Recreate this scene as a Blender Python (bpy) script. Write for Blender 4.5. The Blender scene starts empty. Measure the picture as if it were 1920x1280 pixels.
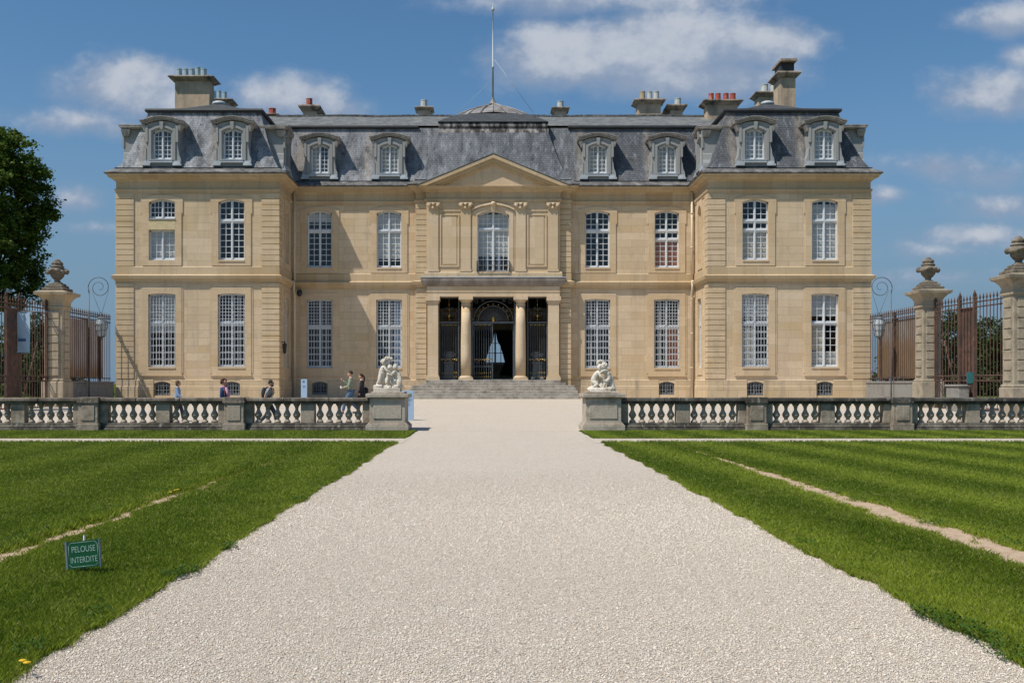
import bpy, bmesh, math, random
import numpy as np
from mathutils import Vector, Matrix, noise as mnoise

R = math.radians
random.seed(7)
rng = np.random.default_rng(11)
S = bpy.context.scene
COL = S.collection

# ------------------------------------------------------------------ camera
F_PX, VPX, VPY, EYE = 1867.0, 919.0, 719.0, 1.6      # measured off the 1920x1280 photograph
cam_d = bpy.data.cameras.new('camera')
cam = bpy.data.objects.new('camera', cam_d)
COL.objects.link(cam)
cam.location = (0, 0, EYE)
cam.rotation_euler = (R(90), 0, 0)
cam_d.sensor_width = 36.0
cam_d.lens = 36.0 * F_PX / 1920.0
cam_d.shift_x = (960 - VPX) / 1920.0
cam_d.shift_y = (VPY - 640) / 1920.0
cam_d.clip_start = 0.1
cam_d.clip_end = 6000
S.camera = cam

# ------------------------------------------------------------------ sun and sky
SUN_TRAVEL = Vector((1.5, 1.0, -2.9)).normalized()
SUN_EL = math.asin(-SUN_TRAVEL.z)
SUN_AZ = math.atan2(-SUN_TRAVEL.x, -SUN_TRAVEL.y)
sun_d = bpy.data.lights.new('sun', 'SUN')
sun_d.energy = 4.65
sun_d.angle = R(0.53)
sun_d.color = (1.0, 0.93, 0.83)
sun = bpy.data.objects.new('sun', sun_d)
COL.objects.link(sun)
sun.rotation_euler = SUN_TRAVEL.to_track_quat('-Z', 'Y').to_euler()
sun.location = (-40, -20, 60)

S.view_settings.view_transform = 'Standard'
S.view_settings.look = 'None'
S.view_settings.exposure = 0.0
S.view_settings.gamma = 1.0
S.cycles.max_bounces = 8
S.cycles.transparent_max_bounces = 16
S.cycles.caustics_reflective = False
S.cycles.caustics_refractive = False


class NT:
    """small node-tree writer"""
    def __init__(self, tree):
        self.t = tree
        self.n = tree.nodes
        self.l = tree.links

    def node(self, kind, **kw):
        nd = self.n.new(kind)
        for k, v in kw.items():
            setattr(nd, k, v)
        return nd

    def put(self, sock, v):
        if hasattr(v, 'is_linked') or hasattr(v, 'links'):
            self.l.new(v, sock)
        else:
            sock.default_value = v

    def math(self, op, a, b=None, c=None, clamp=False):
        nd = self.node('ShaderNodeMath', operation=op, use_clamp=clamp)
        self.put(nd.inputs[0], a)
        if b is not None:
            self.put(nd.inputs[1], b)
        if c is not None:
            self.put(nd.inputs[2], c)
        return nd.outputs[0]

    def vmath(self, op, a, b=None, out=0):
        nd = self.node('ShaderNodeVectorMath', operation=op)
        self.put(nd.inputs[0], a)
        if b is not None:
            self.put(nd.inputs[1], b)
        return nd.outputs[out]

    def mix(self, fac, a, b, blend='MIX'):
        nd = self.node('ShaderNodeMix', data_type='RGBA', blend_type=blend)
        self.put(nd.inputs[0], fac)
        self.put(nd.inputs[6], a if not isinstance(a, tuple) else (*a, 1)[:4])
        self.put(nd.inputs[7], b if not isinstance(b, tuple) else (*b, 1)[:4])
        return nd.outputs[2]

    def noise(self, vec, scale, detail=4, rough=0.55, out=0):
        nd = self.node('ShaderNodeTexNoise')
        if vec is not None:
            self.l.new(vec, nd.inputs['Vector'])
        nd.inputs['Scale'].default_value = scale
        nd.inputs['Detail'].default_value = detail
        nd.inputs['Roughness'].default_value = rough
        return nd.outputs[out]

    def remap(self, v, a, b, c=0.0, d=1.0, smooth=False):
        nd = self.node('ShaderNodeMapRange')
        if smooth:
            nd.interpolation_type = 'SMOOTHSTEP'
        self.put(nd.inputs[0], v)
        nd.inputs[1].default_value = a
        nd.inputs[2].default_value = b
        nd.inputs[3].default_value = c
        nd.inputs[4].default_value = d
        return nd.outputs[0]

    def mapping(self, vec, scale=(1, 1, 1), loc=(0, 0, 0), rot=(0, 0, 0)):
        nd = self.node('ShaderNodeMapping')
        self.l.new(vec, nd.inputs[0])
        nd.inputs[1].default_value = loc
        nd.inputs[2].default_value = rot
        nd.inputs[3].default_value = scale
        return nd.outputs[0]

    def sep(self, v):
        nd = self.node('ShaderNodeSeparateXYZ')
        self.l.new(v, nd.inputs[0])
        return nd.outputs

    def comb(self, x, y, z):
        nd = self.node('ShaderNodeCombineXYZ')
        for k, v in enumerate((x, y, z)):
            self.put(nd.inputs[k], v)
        return nd.outputs[0]


# world: Nishita sky with cloud banks placed by direction
W = bpy.data.worlds.new('World')
S.world = W
W.use_nodes = True
t = NT(W.node_tree)
t.n.clear()
wo = t.node('ShaderNodeOutputWorld')
bg = t.node('ShaderNodeBackground')
t.l.new(bg.outputs[0], wo.inputs[0])
SKY_STRENGTH = 0.083
bg.inputs[1].default_value = SKY_STRENGTH
sky = t.node('ShaderNodeTexSky', sky_type='NISHITA', sun_disc=False)
sky.sun_elevation = SUN_EL
sky.sun_rotation = SUN_AZ
sky.altitude = 100
sky.air_density = 1.0
sky.dust_density = 1.2
sky.ozone_density = 2.2
geo = t.node('ShaderNodeTexCoord').outputs['Generated']
sx, sy, sz = t.sep(geo)
ysafe = t.math('MAXIMUM', t.math('ABSOLUTE', sy), 0.05)
cu = t.math('DIVIDE', sx, ysafe)
cv = t.math('DIVIDE', sz, ysafe)
cuv = t.comb(cu, cv, 0.0)
CLOUDS = [  # centre x, centre y, half width, half height (direction given as photo pixels), density
    (1060, 108, 165, 66, 1.15), (1240, 88, 190, 76, 1.4), (1400, 82, 130, 54, 1.2), (1270, 145, 240, 42, 1.1),
    (1130, 0, 290, 34, 0.75), (235, 158, 130, 58, 1.05), (300, 195, 120, 40, 0.8), (150, 228, 100, 28, 0.7), (225, 240, 60, 22, 0.6),
    (545, 185, 120, 48, 1.0), (625, 205, 85, 32, 0.8), (1890, 40, 100, 36, 1.0), (1870, 175, 115, 48, 0.95),
    (1925, 105, 50, 30, 0.7), (140, 372, 55, 30, 0.75), (175, 428, 75, 16, 0.45), (1760, 312, 150, 34, 0.62),
    (1880, 330, 90, 34, 0.6), (1830, 442, 105, 24, 0.7), (1660, 366, 50, 20, 0.7), (1880, 385, 110, 30, 0.55),
    (1760, 470, 130, 18, 0.35), (1760, 520, 200, 16, 0.3),
    (2300, 100, 260, 80, 1.0), (-350, 200, 260, 70, 1.0), (2500, 380, 200, 60, 0.8),
]
n1 = t.noise(t.mapping(cuv, (1, 1.25, 1)), 13, 8, 0.58)
n2 = t.noise(t.mapping(cuv, (1, 1.7, 1), (3.1, 1.7, 0)), 45, 5, 0.6)
n3 = t.noise(t.mapping(cuv, (1, 1.25, 1), (0.012, -0.026, 0)), 13, 8, 0.58)
wob = t.math('MULTIPLY_ADD', t.math('SUBTRACT', n1, 0.5), 1.6, t.math('MULTIPLY', t.math('SUBTRACT', n2, 0.5), 0.45))
dens = None
num, den = 0.0, 0.15
for (px, py, hw, hh, a) in CLOUDS:
    c = ((px - VPX) / F_PX, (VPY - py) / F_PX, 0)
    d = t.vmath('SUBTRACT', cuv, c)
    d = t.vmath('MULTIPLY', d, (F_PX / hw, F_PX / hh, 0))
    ln = t.vmath('LENGTH', d, out=1)
    m = t.math('MULTIPLY', t.math('SUBTRACT', 1.25, ln), a)
    dens = m if dens is None else t.math('SMOOTH_MAX', dens, m, 0.3)
    w_ = t.math('MAXIMUM', m, 0.0)
    num = t.math('MULTIPLY_ADD', w_, t.sep(d)[1], num)
    den = t.math('ADD', w_, den)
dens = t.math('ADD', dens, wob)
mask = t.remap(dens, -0.12, 0.85, 0, 0.95, True)
# haze towards the horizon
hz = t.remap(sz, 0.0, 0.33, 0.9, 0.0, True)
hs = t.node('ShaderNodeHueSaturation')
hs.inputs['Saturation'].default_value = 1.0
hs.inputs['Value'].default_value = 1.0
t.l.new(sky.outputs[0], hs.inputs['Color'])
k = 1.0 / SKY_STRENGTH
tint = t.vmath('MULTIPLY', hs.outputs[0], (0.76, 1.10, 1.27))
base_sky = t.mix(hz, tint, (0.18 * k, 0.272 * k, 0.388 * k))
relief = t.math('MULTIPLY', t.math('SUBTRACT', n1, n3), 1.7)
lift = t.math('MULTIPLY', t.math('DIVIDE', num, den), 0.42)
shade = t.remap(t.math('ADD', t.math('ADD', relief, lift), t.math('MULTIPLY', t.math('MINIMUM', dens, 1.2), 0.42)), 0.0, 0.75, 0.0, 1.0, True)
ccol = t.mix(shade, (0.27 * k, 0.345 * k, 0.475 * k), (0.52 * k, 0.56 * k, 0.63 * k))
t.l.new(t.mix(mask, base_sky, ccol), bg.inputs[0])


# ------------------------------------------------------------------ mesh helpers
OFF = {}                         # object name -> origin, in the coordinates its parts are written in


def tag(o, label=None, cat=None, group=None, kind=None):
    if label: o['label'] = label
    if cat: o['category'] = cat
    if group: o['group'] = group
    if kind: o['kind'] = kind
    return o


def thing(name, label, cat, loc=(0, 0, 0), group=None, origin=None, rz=0.0):
    o = bpy.data.objects.new(name, None)
    o.empty_display_size = 0.3
    o.location = loc
    o.rotation_euler = (0, 0, rz)
    COL.objects.link(o)
    OFF[o.name] = Vector(origin if origin is not None else loc)
    return tag(o, label, cat, group)


def link(name, me, parent=None, loc=(0, 0, 0), rot=(0, 0, 0), scale=(1, 1, 1)):
    o = bpy.data.objects.new(name, me)
    COL.objects.link(o)
    if parent is not None:
        o.parent = parent
    o.location = loc
    o.rotation_euler = rot
    o.scale = scale
    return o


def rel(parent, p):
    return Vector(p) - OFF[parent.name]


class MB:
    def __init__(self):
        self.v = []
        self.f = []
        self.smooth = []

    def add(self, verts, faces, smooth=False):
        b = len(self.v)
        self.v.extend(tuple(p) for p in verts)
        for f in faces:
            self.f.append(tuple(i + b for i in f))
            self.smooth.append(smooth)
        return self

    def quad(self, a, b, c, d):
        return self.add([a, b, c, d], [(0, 1, 2, 3)])

    def poly(self, pts):
        return self.add(pts, [tuple(range(len(pts)))])

    def box(self, x0, x1, y0, y1, z0, z1):
        v = [(x0, y0, z0), (x1, y0, z0), (x1, y1, z0), (x0, y1, z0), (x0, y0, z1), (x1, y0, z1), (x1, y1, z1), (x0, y1, z1)]
        return self.add(v, [(3, 2, 1, 0), (4, 5, 6, 7), (0, 1, 5, 4), (1, 2, 6, 5), (2, 3, 7, 6), (3, 0, 4, 7)])

    def bbox(self, x0, x1, y0, y1, z0, z1, b=0.012):
        """box with a chamfer on the vertical and top edges"""
        def ring(i, z):
            return [(x0 + i, y0 + b, z), (x0 + b, y0 + i, z), (x1 - b, y0 + i, z), (x1 - i, y0 + b, z),
                    (x1 - i, y1 - b, z), (x1 - b, y1 - i, z), (x0 + b, y1 - i, z), (x0 + i, y1 - b, z)]
        return self.loft([ring(b, z0), ring(0, z0 + b), ring(0, z1 - b), ring(b, z1)], True)

    def loft(self, rings, caps=True, smooth=False, closed=True):
        n = len(rings[0])
        v = [p for r in rings for p in r]
        f = []
        for k in range(len(rings) - 1):
            for i in range(n if closed else n - 1):
                j = (i + 1) % n
                f.append((k * n + i, k * n + j, (k + 1) * n + j, (k + 1) * n + i))
        if caps:
            f.append(tuple(reversed(range(n))))
            f.append(tuple((len(rings) - 1) * n + i for i in range(n)))
        return self.add(v, f, smooth)

    def prism(self, pts, a0, a1, axis='y'):
        """closed polygon (u, z) swept along an axis"""
        if axis == 'y':
            r = [[(u, a, z) for u, z in pts] for a in (a0, a1)]
        elif axis == 'x':
            r = [[(a, u, z) for u, z in pts] for a in (a0, a1)]
        else:
            r = [[(u, z, a) for u, z in pts] for a in (a0, a1)]
        return self.loft(r, True)

    def lathe(self, prof, c=(0, 0, 0), n=16, smooth=True, sx=1.0, sy=1.0):
        r = []
        for rad, z in prof:
            r.append([(c[0] + sx * rad * math.cos(2 * math.pi * i / n), c[1] + sy * rad * math.sin(2 * math.pi * i / n), c[2] + z) for i in range(n)])
        return self.loft(r, True, smooth)

    def tube(self, pts, rad, n=6, smooth=True, caps=True):
        pts = [Vector(p) for p in pts]
        if not hasattr(rad, '__len__'):
            rad = [rad] * len(pts)
        rings = []
        up = None
        for i, p in enumerate(pts):
            d = (pts[min(i + 1, len(pts) - 1)] - pts[max(i - 1, 0)]).normalized()
            if up is None:
                up = Vector((0, 0, 1)) if abs(d.z) < 0.9 else Vector((0, 1, 0))
            a = d.cross(up).normalized()
            b = a.cross(d).normalized()
            up = b
            rings.append([p + (a * math.cos(2 * math.pi * k / n) + b * math.sin(2 * math.pi * k / n)) * rad[i] for k in range(n)])
        return self.loft(rings, caps, smooth)

    def ball(self, c, r, n=10, m=6, noise=0.0, seed=0):
        rx, ry, rz = r if hasattr(r, '__len__') else (r, r, r)
        rings = []
        for j in range(1, m):
            th = math.pi * j / m
            ring = []
            for i in range(n):
                ph = 2 * math.pi * i / n
                d = Vector((math.sin(th) * math.cos(ph), math.sin(th) * math.sin(ph), -math.cos(th)))
                s = 1 + noise * mnoise.noise(d * 2.3 + Vector((seed, seed * 1.7, 0)))
                ring.append((c[0] + rx * d.x * s, c[1] + ry * d.y * s, c[2] + rz * d.z * s))
            rings.append(ring)
        b = len(self.v)
        self.loft(rings, False, True)
        k = len(self.v)
        self.v.append((c[0], c[1], c[2] - rz)); self.v.append((c[0], c[1], c[2] + rz))
        for i in range(n):
            self.f.append((b + (i + 1) % n, b + i, k)); self.smooth.append(True)
            self.f.append((b + (m - 2) * n + i, b + (m - 2) * n + (i + 1) % n, k + 1)); self.smooth.append(True)
        return self

    def sweep(self, path, prof, caps=True, closed_prof=False):
        """profile [(outward, z)] along a plan polyline with mitred corners; outward is to the right of travel"""
        n = len(path)
        nor = []
        for i in range(n - 1):
            d = Vector((path[i + 1][0] - path[i][0], path[i + 1][1] - path[i][1])).normalized()
            nor.append(Vector((d.y, -d.x)))
        rings = []
        for i in range(n):
            if i == 0: m = nor[0]
            elif i == n - 1: m = nor[-1]
            else: m = (nor[i - 1] + nor[i]) / (1 + nor[i - 1].dot(nor[i]))
            rings.append([(path[i][0] + m.x * o, path[i][1] + m.y * o, z) for o, z in prof])
        return self.loft(rings, caps, False, closed_prof)

    def mesh(self, name, mat, origin=(0, 0, 0)):
        me = bpy.data.meshes.new(name)
        o = Vector(origin)
        me.from_pydata([(p[0] - o.x, p[1] - o.y, p[2] - o.z) for p in self.v], [], self.f)
        me.polygons.foreach_set('use_smooth', self.smooth)
        me.materials.append(mat)
        me.update()
        return me

    def build(self, name, mat, parent=None, kind=None):
        org = OFF[parent.name] if parent is not None else (0, 0, 0)
        o = link(name, self.mesh(name, mat, org), parent)
        OFF[o.name] = Vector(org)
        if kind: o['kind'] = kind
        return o


def np_mesh(name, verts, faces, mat):
    """fast mesh from arrays; faces is M x k"""
    me = bpy.data.meshes.new(name)
    nv, (nf, k) = len(verts), faces.shape
    me.vertices.add(nv)
    me.vertices.foreach_set('co', np.ascontiguousarray(verts, np.float32).ravel())
    me.loops.add(nf * k)
    me.loops.foreach_set('vertex_index', np.ascontiguousarray(faces, np.int32).ravel())
    me.polygons.add(nf)
    me.polygons.foreach_set('loop_start', np.arange(0, nf * k, k, dtype=np.int32))
    me.polygons.foreach_set('loop_total', np.full(nf, k, np.int32))
    me.update(calc_edges=True)
    me.materials.append(mat)
    return me


# ------------------------------------------------------------------ materials
def new_mat(name):
    m = bpy.data.materials.new(name)
    m.use_nodes = True
    t = NT(m.node_tree)
    b = t.n['Principled BSDF']
    return m, t, b


def set_bump(t, b, h, strength=0.3, dist=0.02):
    nd = t.node('ShaderNodeBump')
    nd.inputs['Strength'].default_value = strength
    nd.inputs['Distance'].default_value = dist
    t.l.new(h, nd.inputs['Height'])
    t.l.new(nd.outputs[0], b.inputs['Normal'])


def plain(name, col, rough=0.6, metal=0.0, var=0.25, scale=6.0, bump=0.0, spec=None, dirt=None):
    m, t, b = new_mat(name)
    co = t.node('ShaderNodeTexCoord').outputs['Object']
    n = t.noise(co, scale, 5, 0.6)
    a = tuple(c * (1 - var) for c in col)
    z = tuple(min(1, c * (1 + var)) for c in col)
    c = t.mix(t.remap(n, 0.3, 0.7), a, z)
    if dirt:
        n2 = t.noise(t.mapping(co, (1, 1, 0.35)), dirt[1], 5, 0.65)
        c = t.mix(t.remap(n2, dirt[2], dirt[3]), c, dirt[0])
    t.l.new(c, b.inputs['Base Color'])
    b.inputs['Roughness'].default_value = rough
    b.inputs['Metallic'].default_value = metal
    if spec is not None:
        b.inputs['Specular IOR Level'].default_value = spec
    if bump:
        set_bump(t, b, t.noise(co, scale * 6, 4, 0.6), bump, 0.01)
    return m


def wall_coords(t):
    """(along the wall, height) for walls that face any way"""
    co = t.node('ShaderNodeTexCoord').outputs['Object']
    nx, ny, nz = t.sep(t.node('ShaderNodeNewGeometry').outputs['Normal'])
    x, y, z = t.sep(co)
    f = t.math('GREATER_THAN', t.math('ABSOLUTE', nx), t.math('ABSOLUTE', ny))
    u = t.math('MULTIPLY_ADD', f, t.math('SUBTRACT', y, x), x)
    return co, t.comb(u, z, 0.0)


def stone(name, c1, c2, row=0.31, width=1.05, stain=0.5, mortar=0.55, joint=0.012, warm=(0.52, 0.36, 0.17), grey=(0.26, 0.235, 0.20), ashlar=True, greyness=0.35):
    m, t, b = new_mat(name)
    co, uv = wall_coords(t)
    big = t.noise(co, 0.35, 4, 0.6)
    fine = t.noise(co, 9, 5, 0.65)
    if ashlar:
        br = t.node('ShaderNodeTexBrick')
        t.l.new(uv, br.inputs['Vector'])
        br.inputs['Color1'].default_value = (*c1, 1)
        br.inputs['Color2'].default_value = (*c2, 1)
        br.inputs['Mortar'].default_value = (c1[0] * mortar, c1[1] * mortar, c1[2] * mortar, 1)
        br.inputs['Scale'].default_value = 1.0
        br.inputs['Mortar Size'].default_value = joint
        br.inputs['Mortar Smooth'].default_value = 0.3
        br.inputs['Brick Width'].default_value = width
        br.inputs['Row Height'].default_value = row
        br.offset = 0.45
        c = br.outputs[0]
        # a few replaced, warmer blocks
        cell = t.node('ShaderNodeTexWhiteNoise', noise_dimensions='2D')
        ux, uz, _ = t.sep(uv)
        rowi = t.math('FLOOR', t.math('DIVIDE', uz, row))
        odd = t.math('MULTIPLY', t.math('FLOORED_MODULO', rowi, 2.0), 0.45 * width)
        cx = t.math('FLOOR', t.math('DIVIDE', t.math('ADD', ux, odd), width))
        t.l.new(t.comb(cx, rowi, 0.0), cell.inputs['Vector'])
        c = t.mix(t.math('MULTIPLY', t.math('GREATER_THAN', cell.outputs[0], 0.92), 0.34), c, warm)
        c = t.mix(t.math('MULTIPLY', t.math('LESS_THAN', cell.outputs[0], 0.16), 0.45), c, (min(1, c1[0] * 1.12), min(1, c1[1] * 1.14), min(1, c1[2] * 1.2)))
    else:
        c = t.mix(t.remap(big, 0.35, 0.65), c1, c2)
    c = t.mix(t.remap(big, 0.42, 0.72, 0, 0.35), c, warm)
    st = t.noise(t.mapping(co, (2.2, 2.2, 0.28)), 1.0, 6, 0.65)
    c = t.mix(t.remap(st, 0.52, 0.78, 0, stain), c, grey)
    pat = t.noise(co, 1.6, 7, 0.7)
    c = t.mix(t.remap(pat, 0.55, 0.75, 0, greyness), c, grey)
    c = t.mix(t.remap(fine, 0.3, 0.75, 0.0, 0.22), c, (c1[0] * 0.6, c1[1] * 0.56, c1[2] * 0.5))
    t.l.new(c, b.inputs['Base Color'])
    b.inputs['Roughness'].default_value = 0.9
    b.inputs['Specular IOR Level'].default_value = 0.15
    set_bump(t, b, fine, 0.25, 0.02)
    return m


def dark_stone(name, col, dark, light, amount=(0.4, 0.7), lo=(0.6, 0.75), topdark=0.0):
    m, t, b = new_mat(name)
    co = t.node('ShaderNodeTexCoord').outputs['Object']
    n = t.noise(co, 1.7, 8, 0.72)
    n2 = t.noise(t.mapping(co, (3, 3, 0.8), (5, 2, 1)), 2.4, 7, 0.7)
    n3 = t.noise(co, 22, 4, 0.7)
    c = t.mix(t.remap(n, amount[0], amount[1]), col, dark)
    c = t.mix(t.remap(n2, lo[0], lo[1], 0, 0.7), c, light)
    c = t.mix(t.remap(n3, 0.35, 0.75, 0, 0.4), c, tuple(q * 0.5 for q in dark))
    if topdark:
        nz = t.sep(t.node('ShaderNodeNewGeometry').outputs['Normal'])[2]
        c = t.mix(t.math('MULTIPLY', t.remap(nz, 0.5, 0.9), topdark), c, tuple(q * 0.6 for q in dark))
    t.l.new(c, b.inputs['Base Color'])
    b.inputs['Roughness'].default_value = 0.95
    b.inputs['Specular IOR Level'].default_value = 0.1
    set_bump(t, b, t.math('ADD', n3, n), 0.5, 0.03)
    return m


def slate(name, c1, c2, lichen, pale_left=False):
    m, t, b = new_mat(name)
    co, uv = wall_coords(t)
    br = t.node('ShaderNodeTexBrick')
    t.l.new(uv, br.inputs['Vector'])
    br.inputs['Color1'].default_value = (*c1, 1)
    br.inputs['Color2'].default_value = (*c2, 1)
    br.inputs['Mortar'].default_value = (c1[0] * 0.35, c1[1] * 0.35, c1[2] * 0.36, 1)
    br.inputs['Scale'].default_value = 1.0
    br.inputs['Mortar Size'].default_value = 0.013
    br.inputs['Mortar Smooth'].default_value = 0.4
    br.inputs['Brick Width'].default_value = 0.21
    br.inputs['Row Height'].default_value = 0.135
    br.inputs['Bias'].default_value = -0.1
    c = br.outputs[0]
    x, y, z = t.sep(co)
    st = t.noise(t.mapping(co, (2.0, 2.0, 0.22)), 1.0, 7, 0.70)
    mid = t.noise(t.mapping(co, (1, 1, 0.8), (7, 3, 1)), 2.6, 6, 0.7)
    spots = t.noise(t.mapping(co, (1, 1, .75), (1, 8, 2)), 2.1, 9, 0.78)
    if pale_left:
        g = t.remap(x, -22, 11, 1.0, 0.08)
        g = t.math('MULTIPLY', g, t.remap(st, 0.36, 0.60, 0.15, 1.0))
    else:
        g = t.remap(st, 0.5, 0.75, 0, 0.4)
    mort = br.outputs[1]
    lich2 = t.mix(t.math('MULTIPLY', mort, 0.5), lichen, tuple(q * 0.45 for q in lichen))
    cellw = t.node('ShaderNodeTexWhiteNoise', noise_dimensions='2D')
    ux, uz, _ = t.sep(uv)
    t.l.new(t.comb(t.math('FLOOR', t.math('DIVIDE', ux, 0.21)), t.math('FLOOR', t.math('DIVIDE', uz, 0.135)), 0.0), cellw.inputs['Vector'])
    lich2 = t.mix(t.math('MULTIPLY', cellw.outputs[0], 0.25), lich2, c1)
    c = t.mix(g, c, lich2)
    # pale wash beside the dormers and under them, left by the lead and lime
    xa = t.math('ABSOLUTE', x)
    for cx, w in ((6.27, 0.0), (10.3, 0.0), (14.36, 0.0), (18.17, 0.0)):
        for s in (-1, 1):
            if s < 0 and False: continue
            d = t.math('ABSOLUTE', t.math('SUBTRACT', x, s * cx - 1.12))
            band = t.math('MULTIPLY', t.remap(d, 0.05, 0.42, 1, 0, True), t.remap(mid, 0.35, 0.6, 0.15, 0.75))
            c = t.mix(band, c, (0.33, 0.29, 0.25))
    c = t.mix(t.remap(spots, 0.565, 0.635, 0, 0.75), c, (0.035, 0.032, 0.032))
    c = t.mix(t.remap(mid, 0.56, 0.70, 0, 0.5), c, (0.11, 0.085, 0.065))
    st2 = t.noise(t.mapping(co, (3.4, 3.4, 0.42), (4, 1, 6)), 1.0, 8, 0.72)
    c = t.mix(t.remap(st2, 0.54, 0.66, 0, 0.62), c, (0.052, 0.05, 0.052))
    c = t.mix(t.remap(st2, 0.36, 0.46, 0.42, 0), c, lichen)
    fine = t.noise(co, 14, 4, 0.7)
    c = t.mix(t.remap(fine, 0.35, 0.75, 0, 0.35), c, tuple(q * 0.45 for q in c1))
    t.l.new(c, b.inputs['Base Color'])
    b.inputs['Roughness'].default_value = 0.75
    b.inputs['Specular IOR Level'].default_value = 0.12
    set_bump(t, b, t.math('ADD', br.outputs[1], t.math('MULTIPLY', fine, -1.0)), 0.45, -0.02)
    return m


M = {}
M['wall'] = stone('wall_stone', (0.675, 0.535, 0.372), (0.595, 0.462, 0.312), 0.42, 1.35, stain=0.42, greyness=0.34, mortar=0.66, joint=0.014)
M['quoin'] = stone('quoin_stone', (0.65, 0.51, 0.345), (0.57, 0.44, 0.285), 0.30, 3.0, stain=0.5, greyness=0.4, joint=0.002)
M['trim'] = stone('trim_stone', (0.655, 0.51, 0.345), (0.59, 0.45, 0.295), 0.6, 2.1, stain=0.42, greyness=0.38, mortar=0.72)
M['cornice'] = stone('cornice_stone', (0.585, 0.46, 0.30), (0.50, 0.38, 0.235), 2.0, 1.6, stain=0.55, greyness=0.35, mortar=0.7, warm=(0.40, 0.24, 0.10))
M['plinth'] = stone('plinth_stone', (0.62, 0.49, 0.335), (0.55, 0.435, 0.29), 0.5, 1.4, stain=0.75, greyness=0.6, grey=(0.20, 0.18, 0.155))
M['portico'] = stone('portico_stone', (0.67, 0.53, 0.37), (0.60, 0.475, 0.32), 0.62, 2.4, stain=0.35, greyness=0.3, mortar=0.8)
M['infill'] = plain('painted_infill', (0.58, 0.475, 0.28), 0.9, var=0.1)
M['slate_l'] = slate('slate_pale', (0.112, 0.122, 0.138), (0.078, 0.086, 0.100), (0.48, 0.495, 0.525), True)
M['slate_top'] = plain('slate_top', (0.135, 0.143, 0.148), 0.8, var=0.4, scale=3.0, bump=0.4, dirt=((0.22, 0.22, 0.2), 1.4, 0.5, 0.75), spec=0.2)
M['slate_dark'] = plain('slate_hip', (0.06, 0.066, 0.072), 0.8, var=0.3, scale=3.0, bump=0.3, spec=0.2)
M['lead'] = plain('lead_dark', (0.030, 0.032, 0.035), 0.65, var=0.4, scale=2.0)
M['lead_pale'] = plain('lead_pale', (0.29, 0.25, 0.22), 0.8, var=0.2, scale=1.2, spec=.2, dirt=((0.19, 0.155, 0.125), 1.3, 0.45, 0.62))
M['lead_white'] = plain('lead_white', (0.44, 0.47, 0.50), 0.5, var=0.2, scale=2.0)
M['lead_roll'] = plain('lead_roll', (0.36, 0.33, 0.31), 0.7, var=0.3, scale=3.0, dirt=((0.03, 0.025, 0.022), 3.2, 0.38, 0.55))
M['zinc'] = plain('zinc', (0.27, 0.255, 0.25), 0.6, var=0.3, scale=1.0, dirt=((0.16, 0.14, 0.125), 1.5, 0.45, 0.6))
M['eave'] = plain('eave_slate', (0.115, 0.113, 0.112), 0.85, var=0.5, scale=4.0, bump=0.4, dirt=((0.26, 0.25, 0.24), 2.0, 0.5, 0.7), spec=0.2)
M['dormer'] = stone('dormer_stone', (0.355, 0.365, 0.365), (0.27, 0.28, 0.28), 0.5, 0.9, stain=0.5, greyness=0.4, mortar=0.9, warm=(0.44, 0.40, 0.35), grey=(0.24, 0.245, 0.245), ashlar=False)
M['dormer_top'] = plain('dormer_cornice', (0.37, 0.335, 0.30), 0.9, var=0.4, scale=3.0, dirt=((0.19, 0.17, 0.15), 2.0, 0.45, 0.65), bump=0.3)
M['white_paint'] = plain('white_joinery', (0.66, 0.685, 0.71), 0.5, var=0.06, scale=3.0)
M['grey_paint'] = plain('grey_bars', (0.56, 0.59, 0.62), 0.55, var=0.1, scale=3.0)
M['blind'] = plain('blind_cloth', (0.56, 0.555, 0.53), 0.9, var=0.1, scale=1.5)
M['blind_beige'] = plain('blind_beige', (0.56, 0.50, 0.40), 0.9, var=0.1, scale=1.5)
M['wood'] = plain('inner_shutter_wood', (0.40, 0.13, 0.045), 0.6, var=0.35, scale=4.0)
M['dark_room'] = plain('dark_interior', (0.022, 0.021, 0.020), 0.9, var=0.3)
M['curtain_blue'] = plain('curtain_blue', (0.25, 0.32, 0.45), 0.9, var=0.2)  # blue of the central drapes, also paints one window's reflection
M['iron'] = plain('painted_iron', (0.018, 0.022, 0.026), 0.45, var=0.3, scale=5)
M['iron_grey'] = plain('iron_blue_grey', (0.085, 0.10, 0.115), 0.5, var=0.3, scale=5)
M['gold'] = plain('gilding', (0.55, 0.34, 0.09), 0.35, 0.8, var=0.2, scale=6)
M['step'] = dark_stone('step_stone', (0.47, 0.43, 0.37), (0.22, 0.195, 0.165), (0.58, 0.55, 0.49), (0.42, 0.66))
M['chimney'] = plain('chimney_render', (0.51, 0.385, 0.27), 0.95, var=0.15, scale=2.0, bump=0.35, dirt=((0.20, 0.17, 0.13), 1.5, 0.5, 0.75))
M['chimney_cap'] = plain('chimney_cap_stone', (0.37, 0.30, 0.235), 0.95, var=0.3, scale=2.5, dirt=((0.07, 0.065, 0.055), 2.0, 0.45, 0.65))
M['pot_zinc'] = plain('zinc_pot', (0.33, 0.42, 0.44), 0.5, var=0.15, scale=3)
M['pot_pale'] = plain('pale_pot', (0.46, 0.48, 0.46), 0.7, var=0.2, scale=3)
M['pot_red'] = plain('clay_pot', (0.36, 0.075, 0.045), 0.8, var=0.25, scale=7, dirt=((0.5, 0.3, 0.25), 5, 0.55, 0.65))
M['pot_ochre'] = plain('ochre_pot', (0.40, 0.33, 0.22), 0.85, var=0.2, scale=4)
M['pole'] = plain('pole_paint', (0.42, 0.45, 0.47), 0.5, var=0.15, scale=2)
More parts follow.
